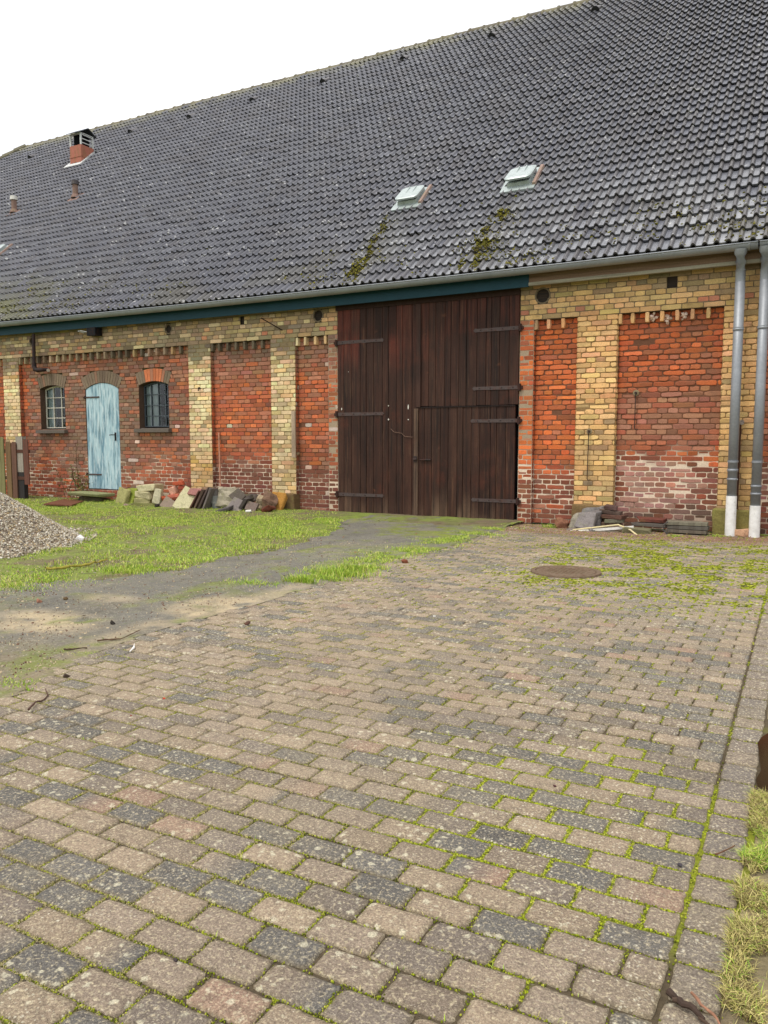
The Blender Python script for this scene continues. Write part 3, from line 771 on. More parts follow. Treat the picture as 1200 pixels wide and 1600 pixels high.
# hip tiles
va = VR
while va > 3.2:
    vb = va-.36; a = roofpt(hip_x(va), va, .04); b = roofpt(hip_x(vb), vb, .04)
    mb.tube([a, b], [.10, .13], 8, S(110,106,88)*rng.uniform(.75, 1.1)); va = vb
mb.build('ridge_tiles', M_ridge, roof)
# vent tiles near the ridge
for (px, py) in ((932,17), (771,58), (633,94), (508,129), (398,157.5), (300,184), (208,207), (51.5,247)):
    u, v = pxroof(px, py); mb = MB(); n = 8; rows = []
    for k in range(n+1):
        a = math.pi*k/n
        rows.append((u-math.cos(a)*.10, math.sin(a)*.10))
    vv = [tuple(roofpt(x_, v-.12, .05+h_)) for x_, h_ in rows]+[tuple(roofpt(x_, v+.2, .03+h_*.3)) for x_, h_ in rows]
    mb.add(vv, [(k, k+1, k+n+2, k+n+1) for k in range(n)], S(80,76,76))
    vv = [tuple(roofpt(u+(x_-u)*.85, v-.115, .05+h_*.85)) for x_, h_ in rows]; mb.add(vv, [tuple(range(n+1))], (.01, .01, .01))
    mb.build('vent_tile', M_tile, roof)
# roof hatches
def hatch(u0, u1, v0, v1, label, lift):
    m_ = MB()
    def P(x, v, h): return tuple(roofpt(x, v, h))
    def slab(x0, x1, a, b, h0, h1, taper=0):
        v = [P(x0, a, h0), P(x1, a, h0), P(x1, b, h0), P(x0, b, h0), P(x0+taper, a+taper, h1), P(x1-taper, a+taper, h1), P(x1-taper, b-taper, h1), P(x0+taper, b-taper, h1)]
        return v, [(0,3,2,1),(4,5,6,7),(0,1,5,4),(1,2,6,5),(2,3,7,6),(3,0,4,7)]
    m_.add(*slab(u0-.09, u1+.10, v0-.16, v1+.10, .035, .068))
    base = m_.build('roof_hatch', M_hatch, roof); base['label'] = label
    m_ = MB(); m_.add(*slab(u0, u1, v0, v1, .066, .125, .012)); m_.build('hatch_frame', M_frame_d if False else M_hatch, base)
    # lid with rounded corners, hinged at the top
    m_ = MB(); out_ = []
    cr_ = .09
    for cx_, cy_, a0 in ((u1-cr_+.03, v0+cr_-.03, -90), (u1-cr_+.03, v1-cr_, 0), (u0+cr_-.03, v1-cr_, 90), (u0+cr_-.03, v0+cr_-.03, 180)):
        for k in range(5): a = R(a0+k*22.5); out_.append((cx_+cr_*math.cos(a), cy_+cr_*math.sin(a)))
    n = len(out_)
    def hl(v): return .13+lift*(v1-v)/(v1-v0)
    b0 = [P(a, b, hl(b)) for a, b in out_]; b1 = [P(a, b, hl(b)+.03) for a, b in out_]
    cx, cy = (u0+u1)/2, (v0+v1)/2; b2 = [P(cx+(a-cx)*.9, cy+(b-cy)*.9, hl(b)+.04) for a, b in out_]
    m_.add(b0+b1+b2, [tuple(range(n))[::-1]]+[(k, (k+1) % n, (k+1) % n+n, k+n) for k in range(n)]+[(k+n, (k+1) % n+n, (k+1) % n+2*n, k+2*n) for k in range(n)]+[tuple(range(2*n, 3*n))])
    for q in (.33, .66):
        xx = u0+(u1-u0)*q; m_.add(*slab(xx-.008, xx+.008, v0+.04, v1-.05, .15, hl(cy)+.046))
    m_.build('hatch_lid', M_hatch, base)
    m_ = MB(); vv_, ff_ = slab(u1+.04, u1+.11, v0-.05, v1+.12, .06, .10, .01); m_.add(vv_, ff_, S(150,128,118)); m_.build('rusty_gutter_strip', M_stone, base)
bl = pxroof(614, 329); br_ = pxroof(654, 321); tr = pxroof(671, 300)
print('hatch1', bl, br_, tr)
hatch(bl[0]+.08, br_[0]-.03, bl[1]+.10, bl[1]+.58, 'left roof hatch with its grey metal lid ajar', .03)
bl = pxroof(784, 302); br_ = pxroof(830, 294.5); tr = pxroof(843, 272)
print('hatch2', bl, br_, tr)
hatch(bl[0]+.08, br_[0]-.03, bl[1]+.10, bl[1]+.60, 'right roof hatch with a pale grey metal lid', .05)
bl = pxroof(-24, 409)
hatch(bl[0], bl[0]+.5, bl[1]+.05, bl[1]+.5, 'roof hatch cut by the left edge of the photo', .02)
# chimney cowl
u, v = pxroof(127.5, 257); base = roofpt(u, v, 0)
wd, dp = .50, .50
x0, x1 = u-wd, u; y0, y1 = base[1], base[1]+dp; zb = base[2]-.05; zt = base[2]+.62
mb = MB(); mb.box((x0, y0, zb), (x1, y1, zt)); mb.box((x0-.012, y0-.012, zt-.36), (x1+.012, y1+.012, zt-.335))
chim = mb.build('chimney', M_rustsheet, barn); chim['label'] = 'square red metal clad chimney with a louvred cowl'
mb = MB()
for (a, b) in ((x0+.02, y0+.02), (x1-.02, y0+.02), (x0+.02, y1-.02), (x1-.02, y1-.02)): mb.box((a-.022, b-.022, zt), (a+.022, b+.022, zt+.36))
for k in (.345,):
    mb.box((x0, y0, zt+k), (x1, y1, zt+k+.02))
for k in (.06, .18, .30):
    mb.box((x1-.03, y0+.03, zt+k), (x1-.005, y1-.03, zt+k+.025))
mb.build('cowl_frame', M_lead, chim)
mb = MB(); mb.box((x0+.09, y0+.09, zt), (x1-.09, y1-.09, zt+.365), (.02, .02, .022)); mb.build('flue', M_darkhole, chim)
mb = MB(); o_ = .07; ym = (y0+y1)/2
mb.add([(x0-o_, y0-o_, zt+.345), (x1+o_, y0-o_, zt+.345), (x1+o_, ym, zt+.53), (x0-o_, ym, zt+.53), (x1+o_, y1+o_, zt+.345), (x0-o_, y1+o_, zt+.345),
        (x0-o_, y0-o_, zt+.365), (x1+o_, y0-o_, zt+.365), (x1+o_, ym, zt+.55), (x0-o_, ym, zt+.55), (x1+o_, y1+o_, zt+.365), (x0-o_, y1+o_, zt+.365)],
       [(6,7,8,9),(9,8,10,11),(1,0,3,2),(2,3,5,4),(0,1,7,6),(1,2,8,7),(2,4,10,8),(4,5,11,10),(5,3,9,11),(3,0,6,9)], S(96,96,98)); mb.build('cowl_roof', M_zinc, chim)
mb = MB(); P = lambda x, v, h: tuple(roofpt(x, v, h))
dv = dp/tR[1]
for (a, b, c_, d_) in ((x0-.14, x1+.10, v-.16, v+.02), (x0-.12, x0, v, v+dv+.1), (x1, x1+.09, v, v+dv+.1), (x0-.12, x1+.09, v+dv, v+dv+.12)):
    mb.add([P(a, c_, .03), P(b, c_, .03), P(b, d_, .03), P(a, d_, .03), P(a, c_, .075), P(b, c_, .075), P(b, d_, .075), P(a, d_, .075)], [(4,5,6,7),(0,1,5,4),(1,2,6,5),(2,3,7,6),(3,0,4,7)])
mb.build('flashing', M_lead, chim)
for px, py, label in ((23.5, 334, 'small brown roof vent pipe with a pale cap near the left edge'), (119, 311, 'small roof vent pipe with a dark cap below the chimney')):
    u, v = pxroof(px, py); b = roofpt(u, v, .03); mb = MB(); cl = S(132,108,98)
    mb.tube([b, b+np.array([0, 0, .10])], [.13, .085], 12, cl); mb.tube([b+np.array([0, 0, .08]), b+np.array([0, 0, .42])], .075, 12, cl)
    vp = mb.build('vent_pipe', M_stone, roof); vp['label'] = label
    mb = MB(); mb.tube([b+np.array([0, 0, .36]), b+np.array([0, 0, .47])], [.11, .10], 12, S(200,198,190) if px < 60 else S(56,50,52)); mb.build('cap', M_plaster, vp)
    mb = MB(); mb.add([P(u-.2, v-.18, .055), P(u+.2, v-.18, .055), P(u+.2, v+.25, .045), P(u-.2, v+.25, .045)], [(0, 1, 2, 3)], cl*1.1); mb.add([P(u-.2, v-.18, .055), P(u+.2, v-.18, .055), P(u+.2, v-.18, .03), P(u-.2, v-.18, .03)], [(0, 1, 2, 3)], cl); mb.build('flashing', M_stone, vp)

# eaves: gutter, fascia ----------------------------------------------------------
ZG = 3.798
def gutter(xa, xb, name='gutter', label=None, end=True):
    n = max(2, int((xb-xa)/.4)); xs = np.linspace(xa, xb, n+1); seg = 12; rr = .078; cy = -.322; mb = MB(); v = []; m_ = seg+1
    for sgn, r2 in ((0, rr), (1, rr-.004)):
        for x in xs:
            zc = ZG+float(sag(x))
            for k in range(m_):
                a = math.pi+math.pi*k/seg; v.append((x, cy+math.cos(a)*r2, zc+math.sin(a)*r2))
    f = []; off = (n+1)*m_
    for i in range(n):
        for k in range(seg):
            q = i*m_+k; f.append((q, q+m_, q+m_+1, q+1)); q += off; f.append((q, q+1, q+m_+1, q+m_))
    if end:
        for i in (0, n): f.append(tuple(i*m_+k for k in range(m_)))
    mb.add(v, f); mb.tube([(x, cy-rr, ZG+float(sag(x))+.002) for x in xs], .0095, 8)
    g = mb.build(name, M_zinc, barn, smooth=True)
    x = xa+.4
    while x < xb-.1:
        zc = ZG+float(sag(x)); b_ = MB()
        for k in range(10):
            a = math.pi+math.pi*k/10; a2 = math.pi+math.pi*(k+1)/10; q = rr+.004
            b_.add([(x-.011, cy+math.cos(a)*q, zc+math.sin(a)*q), (x+.011, cy+math.cos(a)*q, zc+math.sin(a)*q), (x+.011, cy+math.cos(a2)*q, zc+math.sin(a2)*q), (x-.011, cy+math.cos(a2)*q, zc+math.sin(a2)*q)], [(0, 1, 2, 3)])
        b_.build('bracket', M_zinc, g); x += 1.05
    return g
xg = float(onwall(1185.5, 380, -.4)[0])
gutter(-19, xg-.008)['label'] = 'long grey zinc gutter along the eaves'
gutter(xg+.012, 3.7)['label'] = 'short zinc gutter starting at the right edge of the photo'
FY = -.17
xf = float(onwall(826, 440, FY)[0])
def board(name, xa, xb, y0, y1, z0, z1, m_, col=(1, 1, 1), label=None):
    n = max(2, int((xb-xa)/.5)); xs = np.linspace(xa, xb, n+1); v = []
    for x in xs:
        s_ = float(sag(x)); v += [(x, y0, z0+s_), (x, y0, z1+s_), (x, y1, z0+s_), (x, y1, z1+s_)]
    f = []
    for i in range(n):
        q = 4*i; f += [(q, q+4, q+5, q+1), (q+2, q+3, q+7, q+6), (q, q+2, q+6, q+4), (q+1, q+5, q+7, q+3)]
    f += [(0, 1, 3, 2), (4*n, 4*n+2, 4*n+3, 4*n+1)]
    mb = MB(); mb.add(v, f, col); o = mb.build(name, m_, barn)
    if label: o['label'] = label
    return o
zt1 = [float(onwall(px, py, FY)[2])-float(sag(onwall(px, py, FY)[0])) for px, py in ((0, 525), (500, 479.5), (826, 447))]
print('fascia z', zt1)
zf = sum(zt1)/3
board('fascia', -19, xf, FY, FY+.03, zf, 3.80, M_teal, label='dark teal painted fascia board')
zt2 = [float(onwall(px, py, FY)[2])-float(sag(onwall(px, py, FY)[0])) for px, py in ((1000, 423.3), (1000, 428.6), (1147, 416))]
print('fascia2', zt2)
board('fascia', xf+.002, 3.7, FY+.01, FY+.04, zt2[0]-.0, 3.80, M_board, S(128,104,84), label='bare unpainted wooden fascia board')
board('fascia_trim', xf+.002, 3.7, FY-.012, FY+.05, zt2[1]-.005, zt2[0]-.004, M_board, S(150,146,128))
board('soffit', -19, 3.7, FY+.03, .02, 3.70, 3.72, M_board, S(90,76,62))
# wall above
board('wall_plate', -19, 3.7, .03, .12, 3.3, 3.9, M_board, S(40,34,28))

# down pipes --------------------------------------------------------------------
def downpipe(px_t, px_b, label, zw_px, coll):
    Y = -.20; xt = float(onwall(px_t, 470, Y)[0]); xb = float(onwall(px_b, 800, Y)[0]); xx = (xt+xb)/2
    zc = ZG+float(sag(xx)); zw = float(onwall(px_b, zw_px, Y)[2]); r = .062
    mb = MB(); g = None
    mb.tube([(xx, -.322, zc-.05), (xx, -.315, zc-.11), (xx, -.27, zc-.20), (xx, Y, zc-.32), (xx, Y, zc-.5)], [.082, .074, .066, r, r], 20, cap=False)
    mb.tube([(xx, Y, zc-.45), (xx, Y, zw-.05)], r, 20)
    for py, h_ in coll:
        z = float(onwall(px_t, py, Y)[2]); mb.tube([(xx, Y, z-h_), (xx, Y, z-h_*.9), (xx, Y, z+h_*.9), (xx, Y, z+h_)], [r+.002, r+.007, r+.007, r+.002], 20)
    o = mb.build('downpipe', M_zinc, barn, smooth=True); o['label'] = label
    mb = MB(); r2 = r+.006; zb = -.02
    mb.tube([(xx, Y, zb), (xx, Y, zw), (xx, Y, zw+.001)], [r2, r2, r2-.006], 20, S(232,232,230)); mb.build('white_foot', M_plaster, o)
    for zz in (2.75, 1.0):
        mb = MB(); mb.tube([(xx, Y, zz-.014), (xx, Y, zz+.014)], r+.006, 20, cap=True); mb.box((xx-.01, Y+.05, zz-.01), (xx+.01, .02, zz+.01)); mb.build('pipe_clamp', M_zinc, o)
    return xx
XP1 = downpipe(1156, 1141.5, 'left one of two grey downpipes, with a white plastic foot', 775, ((423, .004), (515, .012), (735, .02), (749, .014)))
XP2 = downpipe(1197, 1177, 'right one of two grey downpipes at the photo edge, with a white plastic foot', 790, ((402, .004), (512, .012), (760, .014), (772, .014)))

# vents, brackets and hooks -------------------------------------------------------
for hx, hz, hr in holes:
    mb = MB(); n = 20; v = []
    for r_, y in ((hr+.022, -.004), (hr, -.004), (hr*.97, .12), (hr+.022, .02)):
        v += [(hx+math.cos(2*math.pi*k/n)*r_, y, hz+math.sin(2*math.pi*k/n)*r_) for k in range(n)]
    f = []
    for a, b in ((0, 1), (1, 2), (3, 0)):
        for k in range(n): f.append((a*n+k, b*n+k, b*n+(k+1) % n, a*n+(k+1) % n))
    mb.add(v, f, S(112,100,82)); vo = mb.build('vent_hole', M_mortar, barn)
    mb = MB(); mb.add([(hx+math.cos(2*math.pi*k/n)*hr, .10, hz+math.sin(2*math.pi*k/n)*hr) for k in range(n)], [tuple(range(n))]); mb.build('dark_inside', M_darkhole, vo)
for a, b in (sq, sq2):
    mb = MB(); mb.box((a[0]-.02, .13, a[2]-.02), (b[0]+.02, .135, b[2]+.02)); mb.box((a[0]-.015, .01, a[2]-.05), (b[0]+.015, .13, a[2]+.004)); mb.box((a[0]-.03, .015, a[2]), (a[0]+.002, .13, b[2]))
    mb.build('wall_slot', M_darkhole, barn)
def px3(px, py, Y): q = onwall(px, py, Y); return (float(q[0]), float(q[1]), float(q[2]))
mb = MB(); mb.tube([px3(408, 497, -.42), px3(441, 516, 0)], .010, 8, S(50,36,30)); mb.tube([px3(407, 496, -.42), px3(425, 497.5, -.2), px3(445, 496, 0)], .007, 8, S(150,130,90))
tag(mb.build('wall_bracket', M_iron, barn), 'rusty rod bracket sticking out of the upper wall')
def rod(pxa, pya, pxb, pyb, y, hookx, label, plate=True):
    a, b = px3(pxa, pya, y), px3(pxb, pyb, y); mb = MB(); c = S(60,50,46)
    mb.tube([(a[0], y, a[2]), (a[0], y-.045, a[2]), (a[0], y-.055, a[2]-.02), (a[0], y-.045, a[2]-.06), (b[0], y-.03, b[2]+.02), (b[0]+.012, y-.028, b[2]), (b[0]+.05, y-.028, b[2]+.004)], .0065, 8, c)
    if plate: mb.tube([(a[0], y+.004, a[2]), (a[0], y-.01, a[2])], .045, 9, S(150,135,105)); mb.tube([(a[0], y-.005, a[2]), (a[0], y-.05, a[2])], .018, 8, c)
    tag(mb.build('hook_rod', M_iron, barn), label)
rod(994, 614, 992, 671, YP, 1, 'long iron hook rod on the red brick panel')
rod(921, 674, 918, 750, 0, 1, 'long iron hook rod on the yellow pilaster')
mb = MB(); q = px3(1159, 660, 0); mb.tube([q, (q[0], -.05, q[2])], .035, 8, S(170,160,150)); mb.tube([(q[0]-.01, -.035, q[2]-.02), (q[0]-.015, -.03, .35)], .012, 8, S(74,48,38)); mb.build('earth_rod', M_iron, barn)
mb = MB(); q = px3(467, 709, YP); mb.tube([q, (q[0], YP-.06, q[2])], .03, 8, S(160,140,110)); mb.tube([(q[0], YP-.05, q[2]), (q[0]-.08, YP-.06, q[2]-.01)], .018, 8, S(60,50,44)); mb.build('door_catch', M_iron, barn)
mb = MB(); q = px3(312, 606, 0); mb.tube([(q[0], 0, q[2]), (q[0], -.04, q[2]), (q[0], -.04, q[2]-.06)], .012, 8, S(50,40,38)); mb.tube([(q[0]-.03, -.005, q[2]-.01), (q[0]+.03, -.005, q[2]-.01)], .01, 8, S(50,40,38)); mb.build('wall_hook', M_iron, barn)
# stove pipe with elbow
mb = MB(); a = px3(52.5, 526, -.12); b = px3(53.5, 573, -.12)
mb.tube([(a[0], -.12, a[2]+.06), (b[0], -.12, b[2]+.06)], .035, 12, S(54,46,46))
mb.tube([(b[0], -.12, b[2]+.08), (b[0], -.12, b[2]-.0), (b[0]+.03, -.12, b[2]-.06), (b[0]+.09, -.11, b[2]-.08), (b[0]+.19, -.07, b[2]-.07), (b[0]+.26, .02, b[2]-.06)], [.045, .048, .05, .046, .042, .03], 12, S(48,42,42))
mb.tube([(b[0]+.20, .05, b[2]-.06), (b[0]+.29, .0, b[2]-.08)], .035, 8, S(190,180,170))
tag(mb.build('stove_pipe', M_iron, barn), 'dark metal flue pipe with an elbow above the left window')
# lamp under the eaves
mb = MB(); q = px3(148, 518, -.1); mb.box((q[0]-.12, -.20, q[2]-.09), (q[0]+.12, -.02, q[2]+.07), S(30,32,36)); mb.tube([(q[0]-.09, -.16, q[2]-.02), (q[0]-.28, -.2, q[2]+.02), (q[0]-.42, -.15, q[2]+.03), (q[0]-.3, -.1, q[2]-.01)], .012, 8, S(190,190,186))
tag(mb.build('eaves_lamp', M_iron, barn, bevel=0), 'small dark lamp box under the eaves with a looped cable')
# nests of white foam at the dentils of panel 5
for px, py in ((1020, 497), (1043, 497), (1070, 492)):
    q = px3(px, py, YP-.03); mb = MB()
    for k in range(16):
        dx, dz = rng.normal(0, .028), rng.normal(.0, .028); r_ = rng.uniform(.014, .03)
        bm = bmesh.new(); bmesh.ops.create_icosphere(bm, subdivisions=1, radius=r_)
        vv = np.array([tuple(x.co) for x in bm.verts])*(1+rng.normal(0, .2, (len(bm.verts), 1))); ff = [tuple(x.index for x in f_.verts) for f_ in bm.faces]; bm.free()
        mb.add(vv+np.array([q[0]+dx, YP-.01-abs(rng.normal(0, .02)), q[2]+dz]), ff, S(222,196,178)*rng.uniform(.7, 1.1))
    mb.build('foam_plug', M_plaster, barn)

# stone plinth blocks under pilasters ----------------------------------------------
def stone_mesh(sx, sy, sz, rough_=.02, bev=.02, cuts=3, seed=0, taper=0):
    bm = bmesh.new(); bmesh.ops.create_cube(bm, size=1)
    for v in bm.verts: v.co = Vector((v.co.x*sx, v.co.y*sy, v.co.z*sz))
    if taper:
        for v in bm.verts:
            if v.co.z > 0: v.co.x *= 1-taper; v.co.y *= 1-taper
    for v in bm.verts: v.co += Vector((random.gauss(0, 1)*sx, random.gauss(0, 1)*sy, random.gauss(0, 1)*sz))*rough_*1.6
    bmesh.ops.bevel(bm, geom=bm.edges[:], offset=min(bev, min(sx, sy, sz)*.3), segments=2, affect='EDGES', profile=.5)
    bmesh.ops.subdivide_edges(bm, edges=[e for e in bm.edges if e.calc_length() > .05], cuts=cuts, use_grid_fill=True)
    o3 = Vector((seed*3.7, seed*1.3, seed*.7)); am = min(sx, sy, sz)*rough_*3
    for v in bm.verts:
        v.co += v.normal*noise.noise(v.co*9+o3)*am + Vector((0, 0, 1))*noise.noise(v.co*4+o3)*am*.4
    V = np.array([tuple(v.co) for v in bm.verts]); bm.verts.ensure_lookup_table()
    Ff = [tuple(v.index for v in f.verts) for f in bm.faces]; bm.free(); return V, Ff
sd_ = [0]
def rock(name, label, cat, px, py, size, rot=(0, 0, 0), col=(.3, .3, .3), m_=None, y=None, z=None, group=None, rough_=.05, parent=None, bev=.02, atx=None):
    """px,py = where its centre is seen; y = depth plane it stands in"""
    sd_[0] += 1; V, Ff = stone_mesh(*size, rough_=rough_, seed=sd_[0], bev=bev)
    q = onwall(px, py, y) if atx is None else np.array(atx)
    Mx = Matrix.Translation(Vector(q)) @ Matrix.Rotation(R(rot[2]), 4, 'Z') @ Matrix.Rotation(R(rot[1]), 4, 'Y') @ Matrix.Rotation(R(rot[0]), 4, 'X')
    V = np.array([tuple(Mx @ Vector(v)) for v in V])
    mb = MB(); mb.add(V-q if parent is None else V, Ff, col); o = mb.build(name, m_ or M_stone, parent, smooth=False)
    if parent is None: o.location = q; tag(o, label, cat, group)
    return o
rock('plinth_block', None, None, 0, 0, (pil[4][1]-pil[4][0]+.08, .24, .40), col=S(130,122,70), parent=barn, atx=((pil[4][0]+pil[4][1])/2, .03, .15), rough_=.015)
rock('plinth_block', None, None, 0, 0, (pil[3][1]-pil[3][0]+.05, .24, .36), col=S(120,98,66), parent=barn, atx=((pil[3][0]+pil[3][1])/2, .03, .15), rough_=.015)
rock('plinth_block', None, None, 0, 0, (pil[2][1]-pil[2][0]+.02, .24, .36), col=S(108,88,60), parent=barn, atx=((pil[2][0]+pil[2][1])/2, .03, .15), rough_=.015)

# ------------------------------------------------------------------ ground
XL, XR = -4.0, -.115      # paved driveway between these
def edge_left(y): return -3.88 + .05*np.sin(y*1.7) + .10*(fbm(np.asarray(y)*1.9, np.asarray(y)*0+2, 5)-.5) + .33*smooth(-7.6, -9.4, y)
gx = np.linspace(-18, 4.2, 450); gy = np.linspace(-11.5, .35, 300)
def ground_col(X, Y):
    n = fbm(X*1.2, Y*1.2, 31); n2 = fbm(X*4, Y*4, 33); n3 = fbm(X*11, Y*11, 36)
    soil = S(112,100,80); green = S(120,138,56); tan = S(172,156,120); dk = S(84,76,62)
    c = soil[None, None]*np.ones(X.shape+(1,))
    g = (smooth(.42, .62, n*.5+n2*.3+n3*.2+.06)*.8*(1-.85*smooth(-.6, -.1, X)))[..., None]; c = c*(1-g)+green*g
    k = smooth(.5, .75, n3)[..., None]*.6; c = c*(1-k)+dk*k
    t_ = (smooth(.42, .6, n2*.5+n*.5)*smooth(-6.6, -7.2, Y)*smooth(-8.5, -6, X))[..., None]*.8; c = c*(1-t_)+tan*t_
    return c
X, Y = np.meshgrid(gx, gy); Z = .012*(fbm(X*1.5, Y*1.5, 2)-.5)+.015*(fbm(X*6, Y*6, 4)-.5)
wallrise = smooth(-1.2, -.1, Y)*.05; Z = Z+wallrise
inpave = (X > edge_left(Y)+.04) & (X < XR-.02)
Z = np.where(inpave, -.03, Z-.006); Z = np.where(Y > .12, -.05, Z)
Cg = ground_col(X, Y)
ny, nx = X.shape; idx = np.arange(ny*nx).reshape(ny, nx)
Fq = np.stack([idx[:-1, :-1], idx[:-1, 1:], idx[1:, 1:], idx[1:, :-1]], -1).reshape(-1, 4)
Vg = np.stack([X, Y, Z], -1).reshape(-1, 3)
# far ring so the sheet reaches the horizon
far = [(-600, -600, -.06), (600, -600, -.06), (600, 600, -.06), (-600, 600, -.06)]
Vg = np.concatenate([Vg, far]); Cc = np.concatenate([Cg.reshape(-1, 3), np.tile(S(96,108,52), (4, 1))])
b0 = ny*nx
Fq = np.concatenate([Fq, [[b0, b0+1, b0+2, b0+3]]])
g = npmesh('ground', Vg, Fq, M_ground, Cc, smooth=True); tag(g, kind='structure')

# asphalt path -------------------------------------------------------------
def path_field(X, Y):
    """>0 inside. path runs from the barn door down to the left, along the drive"""
    e = edge_left(Y)
    right = np.minimum(e+.10-X, 9)
    # left border: from door-left corner (-7.0,-.6) to far left foreground
    ys = np.array([-11.5, -9.5, -8.4, -7.4, -6.7, -5.6, -4.4, -3.2, -2.2, -1.2, -.5, .4])
    lb = np.array([-9, -9, -8.2, -6.3, -5.85, -5.5, -5.5, -5.65, -5.95, -6.4, -7.0, -7.15])
    left = X-np.interp(Y, ys, lb)
    jag = (fbm(X*3, Y*3, 17)-.5)*.6+(fbm(X*12, Y*12, 19)-.5)*.35
    return np.minimum(left+jag, right)
px_ = np.arange(-8.9, -3.3, .035); py_ = np.arange(-9.6, .0, .035)
X, Y = np.meshgrid(px_, py_); fld = path_field(X, Y)
fr_ = (Y > -9.3)
n = fbm(X*1.6, Y*1.6, 51); n2 = fbm(X*6, Y*6, 53)
Cp = S(112,109,100)[None, None]*(.8+.4*n[..., None])
ms = (smooth(.52, .72, n*.5+n2*.5)*.55+.8*smooth(.45, .6, n2)*smooth(-2.8, -1.2, Y)*smooth(.40, .55, n))[..., None]; Cp = Cp*(1-ms)+S(112,122,40)*ms
sm = smooth(.5, .15, np.hypot((X+4.05)*1.3, (Y+7.0)*.9))+.9*smooth(.62, .2, np.hypot((X+4.75)*.9, (Y+8.0)*1.4))+.55*smooth(.25, .05, np.abs(X-edge_left(Y)))*smooth(-5.2, -6.2, Y)+.5*smooth(.5, .1, np.hypot((X+4.9)*1.0, (Y+7.2)*2))
sand = (np.clip(sm, 0, 1)*smooth(.30, .5, n2*.7+n*.3+.03))[..., None]; Cp = Cp*(1-sand)+S(186,168,136)*sand
dirt = (smooth(-7.9, -8.9, Y)*smooth(.35, .6, n+.12))[..., None]*.85; Cp = Cp*(1-dirt)+S(126,114,92)*dirt
eg = (smooth(.9, .15, np.abs(X-edge_left(Y)))*smooth(-6.0, -4.6, Y)*smooth(.38, .55, n2*.6+n*.4))[..., None]*.85; Cp = Cp*(1-eg)+S(124,136,52)*eg
gm_ = (smooth(.52, .66, fbm(X*2.4, Y*2.4, 77))*.8*smooth(.40, .6, fbm(X*9, Y*9, 78)))[..., None]; Cp = Cp*(1-gm_)+S(116,124,60)*gm_
dk_ = (smooth(.55, .75, fbm(X*3.2, Y*1.2, 79)))[..., None]*.3; Cp = Cp*(1-dk_)+S(78,74,66)*dk_
Zp = .005+.004*(n2-.5)-.004*smooth(.10, .0, fld)
Zp += smooth(-1.0, -.1, Y)*.035
ny, nx = X.shape; idx = np.arange(ny*nx).reshape(ny, nx)
inside = (fld > 0)
okf = inside[:-1, :-1] & inside[:-1, 1:] & inside[1:, 1:] & inside[1:, :-1]
Fq = np.stack([idx[:-1, :-1], idx[:-1, 1:], idx[1:, 1:], idx[1:, :-1]], -1)[okf]
used = np.unique(Fq); remap = -np.ones(ny*nx, int); remap[used] = np.arange(len(used))
tag(npmesh('path', np.stack([X, Y, Zp], -1).reshape(-1, 3)[used], remap[Fq], M_path, Cp.reshape(-1, 3)[used], smooth=True), kind='structure')

# paving -------------------------------------------------------------------
PL, PW = .195, .1135
def mossmask(x, y):
    n = fbm(x*1.3, y*1.3, 91); n2 = fbm(x*3.4, y*3.4, 93)
    m = .22*smooth(.56, .72, n2)+.06*smooth(-2.6, -1.4, x)
    m = m + .95*smooth(1.0, .35, np.hypot((x+.60)*1.25, (y+9.12)*1.15))           # bright patch near, right
    m = m + .30*smooth(1.1, .3, np.abs(x+1.2))*smooth(-6.8, -8.4, y)*smooth(.45, .65, n)
    m = m + .95*smooth(-3.1, -1.3, x)*smooth(-6.4, -4.4, y)*(.45+.55*smooth(.25, .5, n))
    m = m + .25*smooth(-2.5, -1.2, x)*smooth(.4, .6, n2)      # far right carpet
    m = m + .5*smooth(-5.6, -4.4, y)*smooth(.42, .6, n)
    return np.clip(m, 0, 1.2)
sx = []; 
rows = int((11.6)/PW); pav = []
for r in range(rows):
    y0 = -11.55+r*PW
    if y0 > -.02: break
    off = (r % 2)*PL*.5 + rng.normal(0, .006)+.03*math.sin(r*.21)
    x = XR-.17-off-.002
    el = float(edge_left(y0))
    first = XR-.127
    # cut stone at the border
    xs = [first]; xx = first-(PL*.5 if r % 2 else PL)+rng.normal(0, .004)
    while xx > el: xs.append(xx); xx -= PL*(1+rng.normal(0, .012))
    xs.append(xx)
    for a, b in zip(xs[1:], xs[:-1]): pav.append((a, b, y0, y0+PW, 0))
yy = -11.5
while yy < -.1:
    L = rng.uniform(.13, .19); pav.append((XR-.122, XR+.005, yy, yy+L, 1)); yy += L
P_ = np.array(pav)
